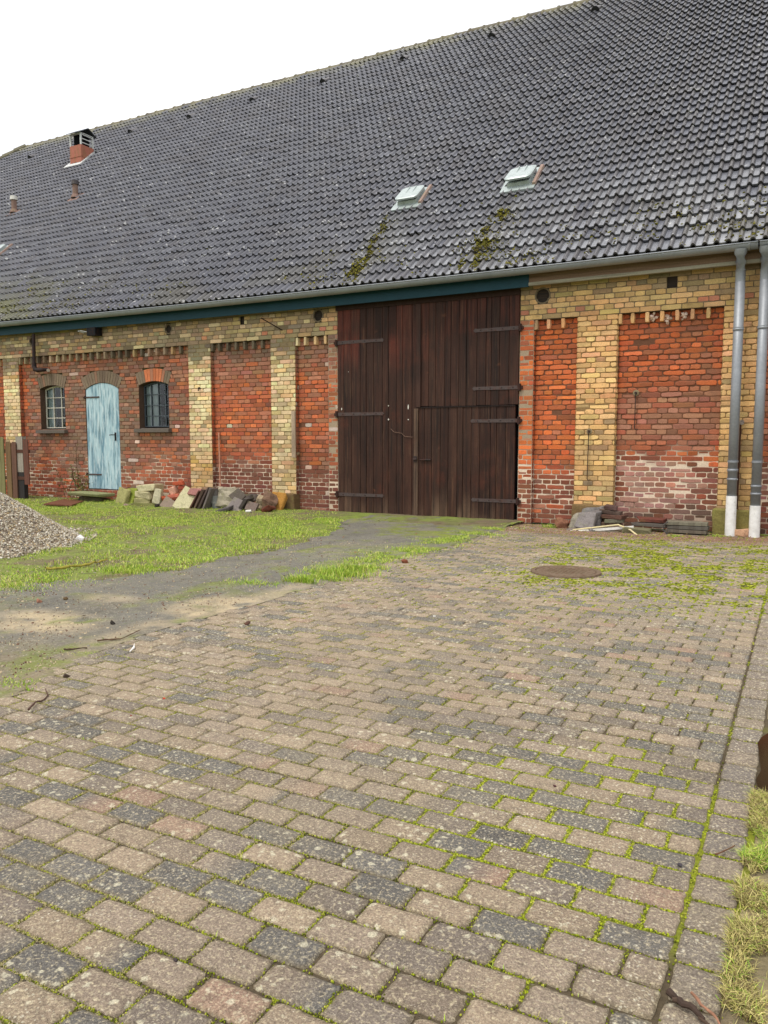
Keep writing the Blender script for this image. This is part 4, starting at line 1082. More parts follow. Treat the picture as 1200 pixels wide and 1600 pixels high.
# drop stones behind the camera that no view needs
keep = (P_[:, 2] > -11.3); P_ = P_[keep]
nU, nV = 9, 6
def paver_template():
    u = np.linspace(-1, 1, nU); v = np.linspace(-1, 1, nV); return np.meshgrid(u, v)
TU, TV = paver_template()
ring = ((np.abs(TU) > .99) | (np.abs(TV) > .99))
Vp, Cp, Fp = [], [], []
base = 0
pal = [(S(98,95,90), .18), (S(132,118,103), .40), (S(142,126,107), .28), (S(114,104,94), .20), (S(140,116,99), .03)]
nP = len(P_)
tone = fbm(P_[:, 0]*.8, P_[:, 2]*.8, 101)
for i in range(nP):
    a, b, c_, d_, kd = P_[i]; gap = .0028+abs(rng.normal(0, .0012))
    hw, hh = (b-a)/2-gap, (d_-c_)/2-gap; cx, cy = (a+b)/2, (c_+d_)/2
    # denser near the rim
    uu = np.sign(TU)*np.abs(TU)**.55; vv = np.sign(TV)*np.abs(TV)**.6
    X = uu*hw; Y = vv*hh
    # round corners
    cr_ = .013; dx = np.maximum(np.abs(X)-(hw-cr_), 0); dy = np.maximum(np.abs(Y)-(hh-cr_), 0); dd = np.hypot(dx, dy); k = np.where(dd > cr_, cr_/np.maximum(dd, 1e-6), 1)
    X = np.sign(X)*(np.minimum(np.abs(X), hw-cr_)+dx*k); Y = np.sign(Y)*(np.minimum(np.abs(Y), hh-cr_)+dy*k)
    ed = np.minimum(hw-np.abs(X), hh-np.abs(Y))
    Z = -.0055*np.exp(-np.maximum(ed, 0)/.004) 
    Z = Z + rng.normal(0, .0008, X.shape)
    X = X+rng.normal(0, .0013, X.shape)*ring; Y = Y+rng.normal(0, .0013, X.shape)*ring
    tx, ty, dz = rng.normal(0, .005), rng.normal(0, .009), rng.normal(0, .0013)
    rz_ = rng.normal(0, .008); X, Y = X-Y*rz_, Y+X*rz_
    und = .012*(float(fbm(cx*.9, cy*.9, 7))-.5)
    Z = Z+dz+X*tx+Y*ty+und
    top = np.stack([X+cx, Y+cy, Z], -1).reshape(-1, 3)
    # skirt
    per = [j for j in range(nU)]+[nU*(k+1)+nU-1 for k in range(nV-1)]+[nU*(nV-1)+j for j in range(nU-2, -1, -1)]+[nU*k for k in range(nV-2, 0, -1)]
    sk_ = top[per].copy(); sk_[:, 2] -= .035
    Vp.append(top); Vp.append(sk_)
    ws = np.array([p[1] for p in pal]); t_ = tone[i]; ws = ws*np.array([1+.9*(t_ < .5), 1, 1+.8*(t_ > .55), 1, .8]); 
    cidx = rng.choice(5, p=ws/ws.sum()); c = pal[cidx][0]*(1+rng.normal(0, .08))
    if cy > -1.3: c = S(122,86,68)*rng.uniform(.7, 1.1)*smooth(-1.3, -.9, cy)+c*(1-smooth(-1.3, -.9, cy))
    if kd == 1: c = c*.35+.65*S(118,108,99)
    cc = np.tile(c, (len(top)+len(sk_), 1))
    rm_ = ring.reshape(-1); wr = rng.uniform(.3, .8, (rm_.sum(), 1)); cc[:len(top)][rm_] = cc[:len(top)][rm_]*(1-wr)+S(128,116,92)*wr
    if kd == 0 and rng.random() < .18:   # two tone stones
        c2 = pal[rng.choice(5)][0]; mxx = smooth(-.5, .6, np.tile((TU+rng.normal(0, .3)).reshape(-1, 1), 1)); cc[:len(top)] = cc[:len(top)]*(1-mxx)+c2*mxx
    Cp.append(cc)
    idx = base+np.arange(nU*nV).reshape(nV, nU)
    Fp.append(np.stack([idx[:-1, :-1], idx[:-1, 1:], idx[1:, 1:], idx[1:, :-1]], -1).reshape(-1, 4))
    m_ = len(per); pi = base+np.array(per); si = base+nU*nV+np.arange(m_)
    Fp.append(np.stack([pi, si, np.roll(si, -1), np.roll(pi, -1)], -1))
    base += nU*nV+m_
tag(npmesh('paving', np.concatenate(Vp), np.concatenate(Fp), M_paver, np.concatenate(Cp), smooth=True), kind='structure')
# joint filling
px_ = np.arange(-4.25, XR+.03, .022); py_ = np.arange(-11.4, .0, .022)
X, Y = np.meshgrid(px_, py_); ms = mossmask(X, Y); n = fbm(X*9, Y*9, 55); n2 = fbm(X*2, Y*2, 57)
left = smooth(-1.4, -2.8, X)
Cj = S(84,74,58)*np.ones(X.shape+(1,)); k = (left*.9*smooth(.35, .6, n2+.1))[..., None]; Cj = Cj*(1-k)+S(132,122,92)*k
k = smooth(.3, .8, ms)[..., None]*.8; Cj = Cj*(1-k)+S(124,132,30)*k
Zj = -.0088+.005*(n-.5)+.0025*np.clip(ms, 0, 1)+.012*(fbm(X*.9, Y*.9, 7)-.5)
keep = X > edge_left(Y)-.01
ny, nx = X.shape; idx = np.arange(ny*nx).reshape(ny, nx); ok = keep[:-1, :-1] & keep[:-1, 1:] & keep[1:, 1:] & keep[1:, :-1]
Fq = np.stack([idx[:-1, :-1], idx[:-1, 1:], idx[1:, 1:], idx[1:, :-1]], -1)[ok]
tag(npmesh('joint_sand', np.stack([X, Y, Zj], -1).reshape(-1, 3), Fq, M_ground, Cj.reshape(-1, 3), smooth=True), kind='structure')

# moss cushions ----------------------------------------------------------------
def domes(pos, rad, hgt, col, name, mat_, kind='stuff', label=None, cat=None, seg=6, parent=None, normal=None):
    n = len(pos); a = np.linspace(0, 2*math.pi, seg, endpoint=False); 
    ang = a[None]+rng.uniform(0, 6, (n, 1)); jr = rng.uniform(.75, 1.25, (n, seg))
    if normal is None: e1, e2, e3 = np.array([1., 0, 0]), np.array([0, 1., 0]), np.array([0, 0, 1.])
    else: e3 = normal; e1 = np.array([1., 0, 0]); e2 = np.cross(e3, e1)
    def ringv(rf, hf):
        x = np.cos(ang)*jr*rad[:, None]*rf; y = np.sin(ang)*jr*rad[:, None]*rf
        return pos[:, None]+x[..., None]*e1+y[..., None]*e2+(hgt*hf)[:, None, None]*e3
    lo = ringv(1, -.25); mi = ringv(.78, .6); tp = (pos+hgt[:, None]*e3)[:, None]
    V = np.concatenate([lo, mi, tp], 1); k = 2*seg+1; o = (np.arange(n)*k)[:, None]
    f1 = []
    for s in range(seg):
        s2 = (s+1) % seg; f1 += [(s, s2, seg+s2), (s, seg+s2, seg+s), (seg+s, seg+s2, 2*seg)]
    F3 = (o[:, None, :]+np.array(f1)[None]).reshape(-1, 3)
    C = np.repeat(col[:, None], k, 1)
    ob = npmesh(name, V.reshape(-1, 3), F3, mat_, C.reshape(-1, 3), parent, smooth=True); ob['kind'] = kind
    if label: ob['label'] = label
    if cat: ob['category'] = cat
    return ob
pts = []
for i in range(nP):
    a, b, c_, d_, kd = P_[i]
    dist = c_+D
    st = .0014 if dist < 3.3 else (.0036 if dist < 5 else .011)
    k = int((b-a)/st); xs = rng.uniform(a, b, k); pts.append(np.stack([xs, c_+rng.normal(0, .0034, k)], 1))
    k = int((d_-c_)/st*1.3); ys = rng.uniform(c_, d_, k); pts.append(np.stack([a+rng.normal(0, .0048, k), ys], 1))
pts = np.concatenate(pts); mm_ = mossmask(pts[:, 0], pts[:, 1])
stb = .75*smooth(-.9, -1.9, pts[:, 0])*smooth(.36, .56, fbm(pts[:, 0]*2.6, pts[:, 1]*2.6, 97)); bl = (np.abs(pts[:, 0]-(XR-.125)) < .016) & (fbm(pts[:, 1]*3.1, pts[:, 0]*0+3, 98) < .56); keep = (rng.random(len(pts)) < np.clip(mm_*1.25+stb, 0, 1)*np.where(bl, .18, 1)); pts = pts[keep]; mm_ = mm_[keep]
# spread over the stones in the far right carpet
k = 60000; ex = np.stack([rng.uniform(-3.9, XR, k), rng.uniform(-5.6, -1.0, k)], 1); em = mossmask(ex[:, 0], ex[:, 1]); dns = fbm(ex[:, 0]*5, ex[:, 1]*5, 8)
kk = rng.random(k) < np.clip((em-.45)*1.3, 0, 1)*smooth(.42, .58, dns)*smooth(-6, -4.2, ex[:, 1])*smooth(-.9, -1.5, ex[:, 1]); ex = ex[kk]
allp = np.concatenate([pts, ex]); n = len(allp)
far_ = np.clip((allp[:, 1]+D)/3.0, 1, 2.4)
rad = rng.uniform(.0013, .0034, n)*far_**1.6*(1+.35*smooth(.4, .8, mossmask(allp[:, 0], allp[:, 1]))); hg = rng.uniform(.0015, .0045, n)*(.8+.4*far_/2)
und = .012*(fbm(allp[:, 0]*.9, allp[:, 1]*.9, 7)-.5)
pos = np.stack([allp[:, 0], allp[:, 1], und-.0062], 1); pos[len(pts):, 2] = und[len(pts):]-.001
pal_m = np.array([S(140,150,38), S(112,122,34), S(158,160,64), S(88,90,40)])
cm = pal_m[rng.integers(0, 4, n)]*rng.uniform(.55, 1.2, (n, 1))
stw = (rng.random(n) < .72*smooth(-.9, -1.9, allp[:, 0])*smooth(-5.5, -6.8, allp[:, 1])); bright = allp[:, 0]*0+mossmask(allp[:, 0], allp[:, 1]); cm[len(pts):] *= .8; cm *= (1+.12*smooth(.4, .8, bright))[:, None]; cm[stw] = S(156,146,104)*rng.uniform(.5, 1.15, (int(stw.sum()), 1))
print('moss', n)
domes(pos, rad, hg, cm, 'moss', M_moss, label='bright yellow green moss growing in the paving joints', cat='moss')

# roof moss
pr = []
for (px0, py0, px1, py1, wd_, k) in ((618, 333, 545, 442, .10, 2000), (805, 308, 722, 425, .10, 2300), (795, 330, 770, 425, .22, 350)):
    u0, v0 = pxroof(px0, py0); u1, v1 = pxroof(px1, py1); t_ = rng.random(k)**.65
    u = u0+(u1-u0)*t_+rng.normal(0, wd_, k)*(.5+.7*t_); v = v0+(v1-v0)*t_+rng.normal(0, .05, k)
    cl = fbm(u*9, v*4, 12) > .50
    pr.append(np.stack([u, v], 1)[cl])
k = 5200; u = rng.uniform(-17, 1, k); v = np.abs(rng.normal(0, .75, k)); cl = (fbm(u*1.3, v*1.3, 5) > .5) & (fbm(u*6, v*6, 9) > .5); pr.append(np.stack([u, v], 1)[cl])
k = 900; u = rng.uniform(-17.5, -13, k); v = np.abs(rng.normal(0, .6, k)); pr.append(np.stack([u, v], 1)[fbm(u*4, v*4, 2) > .45])
pr = np.concatenate(pr); pr = pr[pr[:, 1] > .02]; n = len(pr)
# height of the tile surface there
fu = ((pr[:, 0]-x_left) % PER)/PER; hh = np.interp(fu, np.append(pu, 1), np.append(ph, .004)); fv = (pr[:, 1] % ROW)/ROW
pos = roofpt(pr[:, 0], pr[:, 1], .043+hh*1.25-.043*fv)
cm = np.array([S(104,102,40), S(80,78,36), S(62,54,38), S(126,120,48)])[rng.integers(0, 4, n)]*rng.uniform(.5, 1.0, (n, 1))
domes(pos, rng.uniform(.008, .024, n), rng.uniform(.008, .020, n), cm, 'roof_moss', M_moss, label='olive moss clumps on the lower roof tiles', cat='moss', normal=nR)

# ------------------------------------------------------------------ grass
def blades(name, P, h, w_, lean, col, label, cat='grass', sub=2):
    n = len(P); a = rng.uniform(0, 2*math.pi, n); dirx, diry = np.cos(a), np.sin(a)
    la = rng.uniform(0, 2*math.pi, n); lx, ly = np.cos(la)*lean, np.sin(la)*lean
    V = np.empty((n, 5, 3))
    for k, (t_, ww) in enumerate(((0, 1), (0, -1), (.55, .8), (.55, -.8), (1, 0))):
        V[:, k, 0] = P[:, 0]+dirx*w_*.5*ww+lx*h*t_**1.7; V[:, k, 1] = P[:, 1]+diry*w_*.5*ww+ly*h*t_**1.7
        V[:, k, 2] = P[:, 2]+h*t_*np.sqrt(np.maximum(.12, 1-(lean*.75*t_)**2))
    o = (np.arange(n)*5)[:, None, None]
    Ft = (o+np.array([(0, 1, 3), (0, 3, 2), (2, 3, 4)])[None]).reshape(-1, 3)
    C = np.repeat(col[:, None], 5, 1); C[:, :2] *= .9
    ob = npmesh(name, V.reshape(-1, 3), Ft, M_grass, C.reshape(-1, 3)); tag(ob, label, cat, kind='stuff'); return ob
GP = np.array([S(136,170,50), S(166,190,66), S(108,144,44), S(192,200,92), S(198,188,118)])
def gcol(n, ws): return GP[rng.choice(5, n, p=np.array(ws)/sum(ws))]*rng.uniform(.8, 1.2, (n, 1))
# lawn
k = 260000; x = rng.uniform(-15.5, -3.9, k); y = rng.uniform(-8.3, -.12, k)
fld = path_field(x, y); n1 = fbm(x*1.1, y*1.1, 61); n2 = fbm(x*3.5, y*3.5, 63)
dens = smooth(.41, .58, n1*.45+n2*.35+.2*fbm(x*9, y*9, 69)+.05*smooth(-6.0, -3.0, y)+.015)*smooth(.12, -.14, fld+(fbm(x*7, y*7, 29)-.5)*.5)
heapc = np.array([-10.25, -6.05]); dens *= (np.hypot(x-heapc[0], y-heapc[1]) > 2.35)
dens *= (x < edge_left(y))
rub = smooth(-.75, -.95, y)+(1-smooth(-.75, -.95, y))*.5; dens *= rub
kk = rng.random(k) < dens*.85; x, y, n2 = x[kk], y[kk], n2[kk]; n = len(x)
P = np.stack([x, y, np.full(n, -.005)+smooth(-1.2, -.1, y)*.05], 1)
clump = smooth(.5, .7, fbm(x*2.2, y*2.2, 65))
h = rng.uniform(.014, .036, n)*(.7+.9*clump)
print('lawn', n)
blades('grass', P, h, rng.uniform(.004, .008, n), rng.uniform(.3, 1.1, n), gcol(n, [.9, 1.1, .4, .9, .4]), 'short green lawn between the gravel heap and the barn')
# tufts along the drive edge
tf = [(470, 910, .16, .13, 500), (395, 912, .30, .06, 420), (530, 898, .32, .12, 900), (555, 892, .2, .13, 600), (505, 905, .25, .08, 500), (585, 888, .15, .07, 260), (640, 862, .25, .05, 350), (700, 845, .4, .05, 600), (750, 835, .35, .06, 600),
      (860, 824, .10, .10, 160), (1055, 838, .1, .05, 120), (1120, 838, .12, .05, 160), (1150, 836, .08, .07, 160), (1190, 832, .15, .05, 240), (195, 893, .35, .07, 900), (230, 888, .3, .06, 600), (60, 905, .6, .05, 900), (20, 918, .4, .06, 700), (10, 1068, .22, .035, 400), (120, 1020, .16, .02, 200),
      (430, 800, .5, .07, 900), (510, 812, .25, .07, 500), (150, 770, .4, .10, 500), (95, 775, .3, .08, 300), (40, 1045, .2, .02, 120), (600, 870, .18, .05, 240)]
ps, hs_, cs2 = [], [], []
for px, py, r_, h_, k in tf:
    q = onground(px, py); xx = q[0]+rng.normal(0, r_*.5, k); yy = q[1]+rng.normal(0, r_*.22, k)
    ps.append(np.stack([xx, np.minimum(yy, -.03), np.full(k, -.004)], 1)); hs_.append(rng.uniform(.4, 1.1, k)*h_*.72)
ps = np.concatenate(ps); hs_ = np.concatenate(hs_); n = len(ps)
blades('grass', ps, hs_, rng.uniform(.004, .007, n), rng.uniform(.2, .95, n), gcol(n, [1, .9, .5, .6, .3]), 'taller grass tufts along the edge of the paving')
k = 9000; yy = rng.uniform(-5.6, -.6, k); xx = edge_left(yy)-.12+rng.normal(0, .16, k)+.15*smooth(-3.5, -1, yy); cl = fbm(xx*4, yy*4, 88) > .50; xx, yy = xx[cl], yy[cl]; n = len(xx)
blades('grass', np.stack([xx, yy, np.full(n, .004)], 1), rng.uniform(.01, .04, n), rng.uniform(.004, .007, n), rng.uniform(.4, 1.1, n), gcol(n, [1, 1.1, .4, .9, .4]), 'low grass and moss strip between the asphalt and the paving')
# right verge, close to the camera
k = 170000; x = XR+.6*rng.uniform(0, 1, k)**1.8; y = rng.uniform(-10.9, -8.35, k)
n1 = fbm(x*3, y*3, 81); n2 = fbm(x*9, y*9, 83)
dens = smooth(.34, .50, n1*.4+n2*.6+.08*smooth(-9.2, -8.6, y))*((np.abs(x-.15) > .28) | (np.abs(y+8.24) > .37))*smooth(XR-.01, XR+.05, x+.08*(n2-.5))
kk = rng.random(k) < dens*.8; x, y = x[kk], y[kk]; n = len(x)
P = np.stack([x, y, np.full(n, -.004)], 1)
grn = smooth(.46, .62, fbm(x*3.2, y*3.2, 85)); col = np.where((rng.random(n) < grn*.55+.12)[:, None], gcol(n, [1, .8, .5, .5, 0]), np.array([S(204,192,124), S(190,176,112), S(168,160,88), S(120,100,66)])[rng.integers(0, 4, n)]*rng.uniform(.55, 1.15, (n, 1)))
print('verge', n)
blades('grass', P, rng.uniform(.010, .045, n), rng.uniform(.0014, .0032, n), rng.uniform(.8, 1.3, n), col, 'straw coloured and green grass on the verge right of the paving')
# sprigs in joints (dry + green)
k = 24000; x = rng.uniform(-3.9, XR, k); row = rng.integers(0, int(9.5/PW), k); y = -11.55+row*PW+rng.normal(0, .003, k)
loc = fbm(x*2.3, y*2.3, 87); kk = rng.random(k) < smooth(.50, .66, loc)*.55; x, y = x[kk], y[kk]; n = len(x)
P = np.stack([x, y, np.full(n, -.004)], 1)
blades('grass', P, rng.uniform(.004, .016, n), rng.uniform(.0014, .003, n), rng.uniform(.6, 1.2, n), np.where((rng.random(n) < .5)[:, None], gcol(n, [1, 1, .3, .7, .3]), S(190,178,116)*rng.uniform(.7, 1.1, (n, 1))), 'tiny dry grass sprigs growing in the paving joints')
# border litter between paving and verge
# ------------------------------------------------------------------ puddle
v = []; n = 30; cxp, cyp = XR+.262, -8.24
for k in range(n):
    a = 2*math.pi*k/n; rr = 1+.05*math.sin(5*a+1)+.03*math.sin(9*a); ca_, sa_ = math.cos(a), math.sin(a)
    v.append((cxp+math.copysign(abs(ca_)**.6, ca_)*.27*rr, cyp+math.copysign(abs(sa_)**.6, sa_)*.40*rr, .002))
mb = MB(); mb.add(v, [tuple(range(n))]); tag(mb.build('puddle', M_water), kind='structure')

# ------------------------------------------------------------------ gravel heap
hc = heapc; HR, HH = 2.45, 1.50
def heap_z(x, y):
    r = np.hypot(x-hc[0], (y-hc[1]))/(HR*(1+.06*np.sin(np.arctan2(y-hc[1], x-hc[0])*3+1)+.05*(fbm(x*1.2, y*1.2, 5)-.5)))
    return HH*np.maximum(1-r, 0)**1.0*(1-.12*np.exp(-(r/.18)**2))*(1-.25*smooth(.75, 1, r))
gx = np.linspace(hc[0]-2.7, hc[0]+2.7, 90); X, Y = np.meshgrid(gx, gx+hc[1]-hc[0]); Z = heap_z(X, Y)-.03
idx = np.arange(8100).reshape(90, 90); Fq = np.stack([idx[:-1, :-1], idx[:-1, 1:], idx[1:, 1:], idx[1:, :-1]], -1).reshape(-1, 4)
Vh = np.stack([X, Y, Z], -1).reshape(-1, 3)
k = 62000; x = hc[0]+rng.uniform(-2.6, 2.75, k); y = hc[1]+rng.uniform(-2.7, 2.4, k)
vis = (x > -10.6) ; z = heap_z(x, y); near = (z > .0) | ((np.hypot(x-hc[0], y-hc[1]) < 2.62) & (rng.random(k) < .25))
kk = vis & near; x, y, z = x[kk], y[kk], z[kk]; n = len(x)
cube = np.array([(-1,-1,-1),(1,-1,-1),(1,1,-1),(-1,1,-1),(-1,-1,1),(1,-1,1),(1,1,1),(-1,1,1)], float)*.6
sz = rng.uniform(.006, .016, n)
T = cube[None]*(1+rng.normal(0, .28, (n, 8, 3)))*sz[:, None, None]*rng.uniform(.6, 1.3, (n, 1, 3))
a = rng.uniform(0, 6.28, n); b = rng.uniform(0, 6.28, n)
ca, sa, cb, sb_ = np.cos(a)[:, None], np.sin(a)[:, None], np.cos(b)[:, None], np.sin(b)[:, None]
X1 = T[..., 0]*ca-T[..., 1]*sa; Y1 = T[..., 0]*sa+T[..., 1]*ca; Y2 = Y1*cb-T[..., 2]*sb_; Z2 = Y1*sb_+T[..., 2]*cb
V = np.stack([X1+x[:, None], Y2+y[:, None], Z2+z[:, None]], -1).reshape(-1, 3)
fc = np.array([(0,3,2,1),(4,5,6,7),(0,1,5,4),(1,2,6,5),(2,3,7,6),(3,0,4,7)])
Fs = ((np.arange(n)*8)[:, None, None]+fc[None]).reshape(-1, 4)
gp = np.array([S(184,174,152), S(206,198,178), S(152,140,122), S(226,220,206), S(194,172,132), S(124,118,110), S(166,154,140)])
gc = .86*gp[rng.choice(7, n, p=[.24, .22, .16, .12, .1, .08, .08])]*rng.uniform(.8, 1.15, (n, 1))
print('gravel', n)
Vall = np.concatenate([V, Vh]); Fall = np.concatenate([Fs, Fq+len(V)]); Call = np.concatenate([np.repeat(gc, 8, 0), np.tile(S(160,144,124), (len(Vh), 1))])
tag(npmesh('gravel_heap', Vall, Fall, M_gravel, Call), 'conical heap of mixed beige and grey gravel at the left', 'gravel heap', kind='stuff')
rock('stone', 'lone pale white stone at the foot of the gravel heap', 'stone', 0, 0, (.07, .065, .05), (10, 20, 30), S(225,222,218), atx=tuple(onground(126, 845)+np.array([0, 0, .03])), rough_=.1)

# ------------------------------------------------------------------ fence
fn = thing('picket_fence', px3(20, 770, -.55), 'weathered wooden picket fence stub at the left edge beside the barn', 'fence')
FYc = -.55
def pick_(pxa, pxb, pt, pb, col, name='picket', y=FYc, th=.022, point=.03, lab=None):
    a = px3(pxa, pt, y); b = px3(pxb, pt, y); zt_ = a[2]; zb_ = -.02 if pb is None else px3(pxa, pb, y)[2]; mb = MB(); xm = (a[0]+b[0])/2; hw = (b[0]-a[0])/2; tl_ = rng.normal(0, .006)
    v = [(xm-hw, y, zb_), (xm+hw, y, zb_), (xm+hw+tl_, y, zt_-point), (xm+hw*.6+tl_, y, zt_), (xm-hw*.6+tl_, y, zt_), (xm-hw+tl_, y, zt_-point)]; v2 = [(p, y+th, r_) for p, _, r_ in v]
    mb.add(v+v2, [tuple(range(6)), tuple(range(11, 5, -1))]+[(k, k+6, (k+1) % 6+6, (k+1) % 6) for k in range(6)], col)
    o = mb.build(name, M_wood2, fn)
    if lab: o['label'] = lab
pick_(-6, 4.5, 683, None, S(122,118,78), lab='greenish grey picket')
pick_(8, 15.5, 690, None, S(116,92,62)); pick_(17, 24, 690.5, None, S(104,74,60), lab='red brown picket'); pick_(35.5, 43, 686, 757, S(100,64,52), lab='red brown picket')
mb = MB(); a = px3(24.5, 682, FYc+.04); b = px3(36, 682, FYc+.04)
mb.box((a[0], FYc+.03, .6), (b[0]-.02, FYc+.13, a[2]), S(150,142,130)); mb.box((a[0]+.002, FYc+.032, -.03), (b[0]-.018, FYc+.128, .6), S(44,42,42)); mb.build('post', M_wood2, fn)
for py in (705, 747):
    q = px3(30, py, FYc+.03); r0 = px3(-10, py, FYc)[0]; mb = MB(); mb.box((r0, FYc+.022, q[2]-.035), (px3(44, py, FYc)[0], FYc+.05, q[2]+.035), S(80,50,38)); mb.build('rail', M_wood2, fn)

# ------------------------------------------------------------------ stoop, plate, plant
rock('stone_step', 'thin mossy stone slab step below the blue door', 'step', 143, 772, (.95, .42, .07), (0, 1, -1), S(132,136,96), y=-.28, rough_=.02)
rock('stone_block', 'dark rough block carrying the step slab below the blue door', 'stone', 146, 781, (.62, .26, .14), (0, 0, 3), S(84,80,58), y=-.2, rough_=.07)
mb = MB(); cpts = [onground(p[0], p[1], .02) for p in ((68, 789), (112, 791), (132, 784), (105, 780))]
v = [(p[0], p[1], .045) for p in cpts]+[(p[0], p[1], .02) for p in cpts]; o0 = np.mean(np.array(v), 0); o0[2] = 0
mb.add(np.array(v)-o0, [(0, 1, 2, 3), (0, 4, 5, 1), (1, 5, 6, 2), (2, 6, 7, 3), (3, 7, 4, 0)], S(116,76,56)); o = mb.build('metal_plate', M_iron); o.location = o0; tag(o, 'flat rusty brown plate lying in the grass left of the step', 'plate')
# climbing weed
wl = px3(117, 772, -.1); wd_ = thing('climbing_weed', (wl[0], -.05, 0), 'leafy brown green climbing weed left of the blue door', 'plant')
mb = MB(); leaf_ = MB()
for k in range(9):
    p = np.array([wl[0]+rng.normal(0, .18), -.06, .0]); pts_ = [p.copy()]; hgt_ = rng.uniform(.3, .75) if k else 1.15
    for s in range(7): p = p+np.array([rng.normal(-.01, .03), rng.normal(0, .012), hgt_/7]); p[1] = min(max(p[1], -.22), YP-.03 if k == 0 else .03); pts_.append(p.copy())
    mb.tube(pts_, .006, 5, S(84,62,44), cap=False)
    for q in pts_[1:]:
        for _ in range(9 if k else 3):
            c_ = q+rng.normal(0, .055 if k else .03, 3); c_[1] = min(c_[1], .06); a = rng.normal(0, 1, 3); a /= np.linalg.norm(a); b = np.cross(a, rng.normal(0, 1, 3)); b /= np.linalg.norm(b); L = rng.uniform(.025, .05)
            leaf_.add([c_, c_+a*L*.5+b*L*.35, c_+a*L, c_+a*L*.5-b*L*.35], [(0, 1, 2, 3)], pick([S(84,98,40), S(110,100,52), S(96,74,46), S(120,134,50)], [1, 1, .8, .6])*rng.uniform(.7, 1.1))
mb.build('stem', M_leaf, wd_); leaf_.build('foliage', M_leaf, wd_)

# ------------------------------------------------------------------ manhole
mc = onground(884, 895); mb = MB(); n = 40; v = []; r_ = .29
prof = [(0, .012), (.20, .014), (.215, .010), (.235, .010), (.25, .014), (r_-.012, .014), (r_-.006, .006), (r_, .006), (r_+.004, .014), (r_+.045, .014), (r_+.05, -.01)]
for r2, z in prof: v += [(math.cos(2*math.pi*k/n)*r2, math.sin(2*math.pi*k/n)*r2, z) for k in range(n)]
f = [(i*n+k, i*n+(k+1) % n, (i+1)*n+(k+1) % n, (i+1)*n+k) for i in range(len(prof)-1) for k in range(n)]
mb.add(v, f, S(118,102,84))
for gxx in range(-5, 6):
    for gyy in range(-5, 6):
        if math.hypot(gxx, gyy)*.042 < .19: mb.box((gxx*.042-.013, gyy*.042-.013, .010), (gxx*.042+.013, gyy*.042+.013, .0165), S(120,104,84))
mo_ = mb.build('manhole_cover', M_iron); mo_.location = (mc[0], mc[1], .006); tag(mo_, 'round brown iron manhole cover set in the mossy paving', 'manhole')

# ------------------------------------------------------------------ leaning things
mb = MB(); a = px3(340, 676, .02); b = px3(345.5, 797, -.2)
L = np.array(b)*0+np.array([b[0], b[1], -.01]); mb.tube([np.zeros(3), (np.array([a[0], YP-.03, a[2]])-L)*.5, np.array([a[0], YP-.03, a[2]])-L], .014, 8, S(176,128,104))
o = mb.build('pole', M_wood2); o.location = L; tag(o, 'thin pinkish wooden pole leaning against the brick wall', 'pole')
a = px3(455, 642, -.03); b = px3(463, 715, -.03); mb = MB(); o0 = np.array([a[0], 0, b[2]])
mb.box((0, -.03, 0), (b[0]-a[0]-.02, -.004, a[2]-b[2]), S(170,150,128)); o = mb.build('wooden_board', M_wood2); o.location = o0; tag(o, 'weathered grey board fixed upright on the right edge of a pilaster', 'board')

# rubble, left of the barn door -----------------------------------------------------
MOSSY = S(150,146,96); BEI = S(192,184,148); BEI2 = S(176,168,132); REDB = S(186,84,56); DKS = S(88,82,80); SLATE = S(112,106,102); ORS = S(176,128,62)
G1 = 'stones heaped along the wall by the blue door'; G2 = 'rubble heaped right of the barn door'
rk = lambda *a, **k: rock(*a, **k)
rk('stone_slab', 'mossy grey slab standing on end next to the blue door', 'stone slab', 192, 779, (.28, .10, .42), (-14, 3, -8), MOSSY, y=-.32, group=G1)
rk('stone_slab', 'bright mossy slab leaning between the mossy grey slab and the beige blocks', 'stone slab', 205, 778, (.20, .12, .42), (-20, 8, 4), S(126,136,54), y=-.22, group=G1)
rk('stone_block', 'topmost block of the stack of three beige blocks', 'stone block', 234, 762, (.42, .26, .13), (0, -3, 4), BEI, y=-.30, group=G1, rough_=.04)
rk('stone_block', 'middle block of the stack of three beige blocks', 'stone block', 229, 773, (.40, .26, .125), (0, 2, -3), BEI2, y=-.30, group=G1, rough_=.04)
rk('stone_block', 'bottom block of the stack of three beige blocks', 'stone block', 228, 783, (.42, .28, .13), (0, 0, 2), S(160,154,110), y=-.30, group=G1, rough_=.04)
rk('stone_slab', 'small beige slab standing upright against the beige block stack', 'stone slab', 248, 776, (.20, .09, .28), (-8, 4, -4), S(180,174,146), y=-.48, group=G1, rough_=.04)
rk('stone', 'low mossy lump lying in front of the beige block stack', 'stone', 232, 790, (.5, .2, .10), (0, 3, 4), S(104,104,60), y=-.5, group=G1, rough_=.09)
rk('stone', 'pinkish grey stone lying in the grass before the mossy slabs', 'stone', 198, 794, (.13, .11, .10), (12, 20, 30), S(150,128,118), y=-.62, group=G1, rough_=.09)
BG = dict(group='loose bricks on the stone heap', rough_=.03, bev=.008); BS = (.25, .12, .068)
rk('brick', 'bright orange brick lying highest on the heap', 'brick', 279, 755, (.18, .12, .068), (5, -6, 20), S(184,90,62), y=-.30, **BG)
rk('brick', 'pale pink brick standing on end left in the heap', 'brick', 271, 766, (.14, .12, .13), (10, -18, 10), S(214,164,140), y=-.34, **BG)
rk('brick', 'dusty pink brick lying flat behind the big beige slab', 'brick', 288, 766, (.26, .12, .08), (0, 4, -8), S(198,140,110), y=-.22, **BG)
rk('brick', 'small red brick beside the pale pink brick', 'brick', 284, 762, (.12, .10, .07), (0, 14, 30), S(178,92,72), y=-.26, **BG)
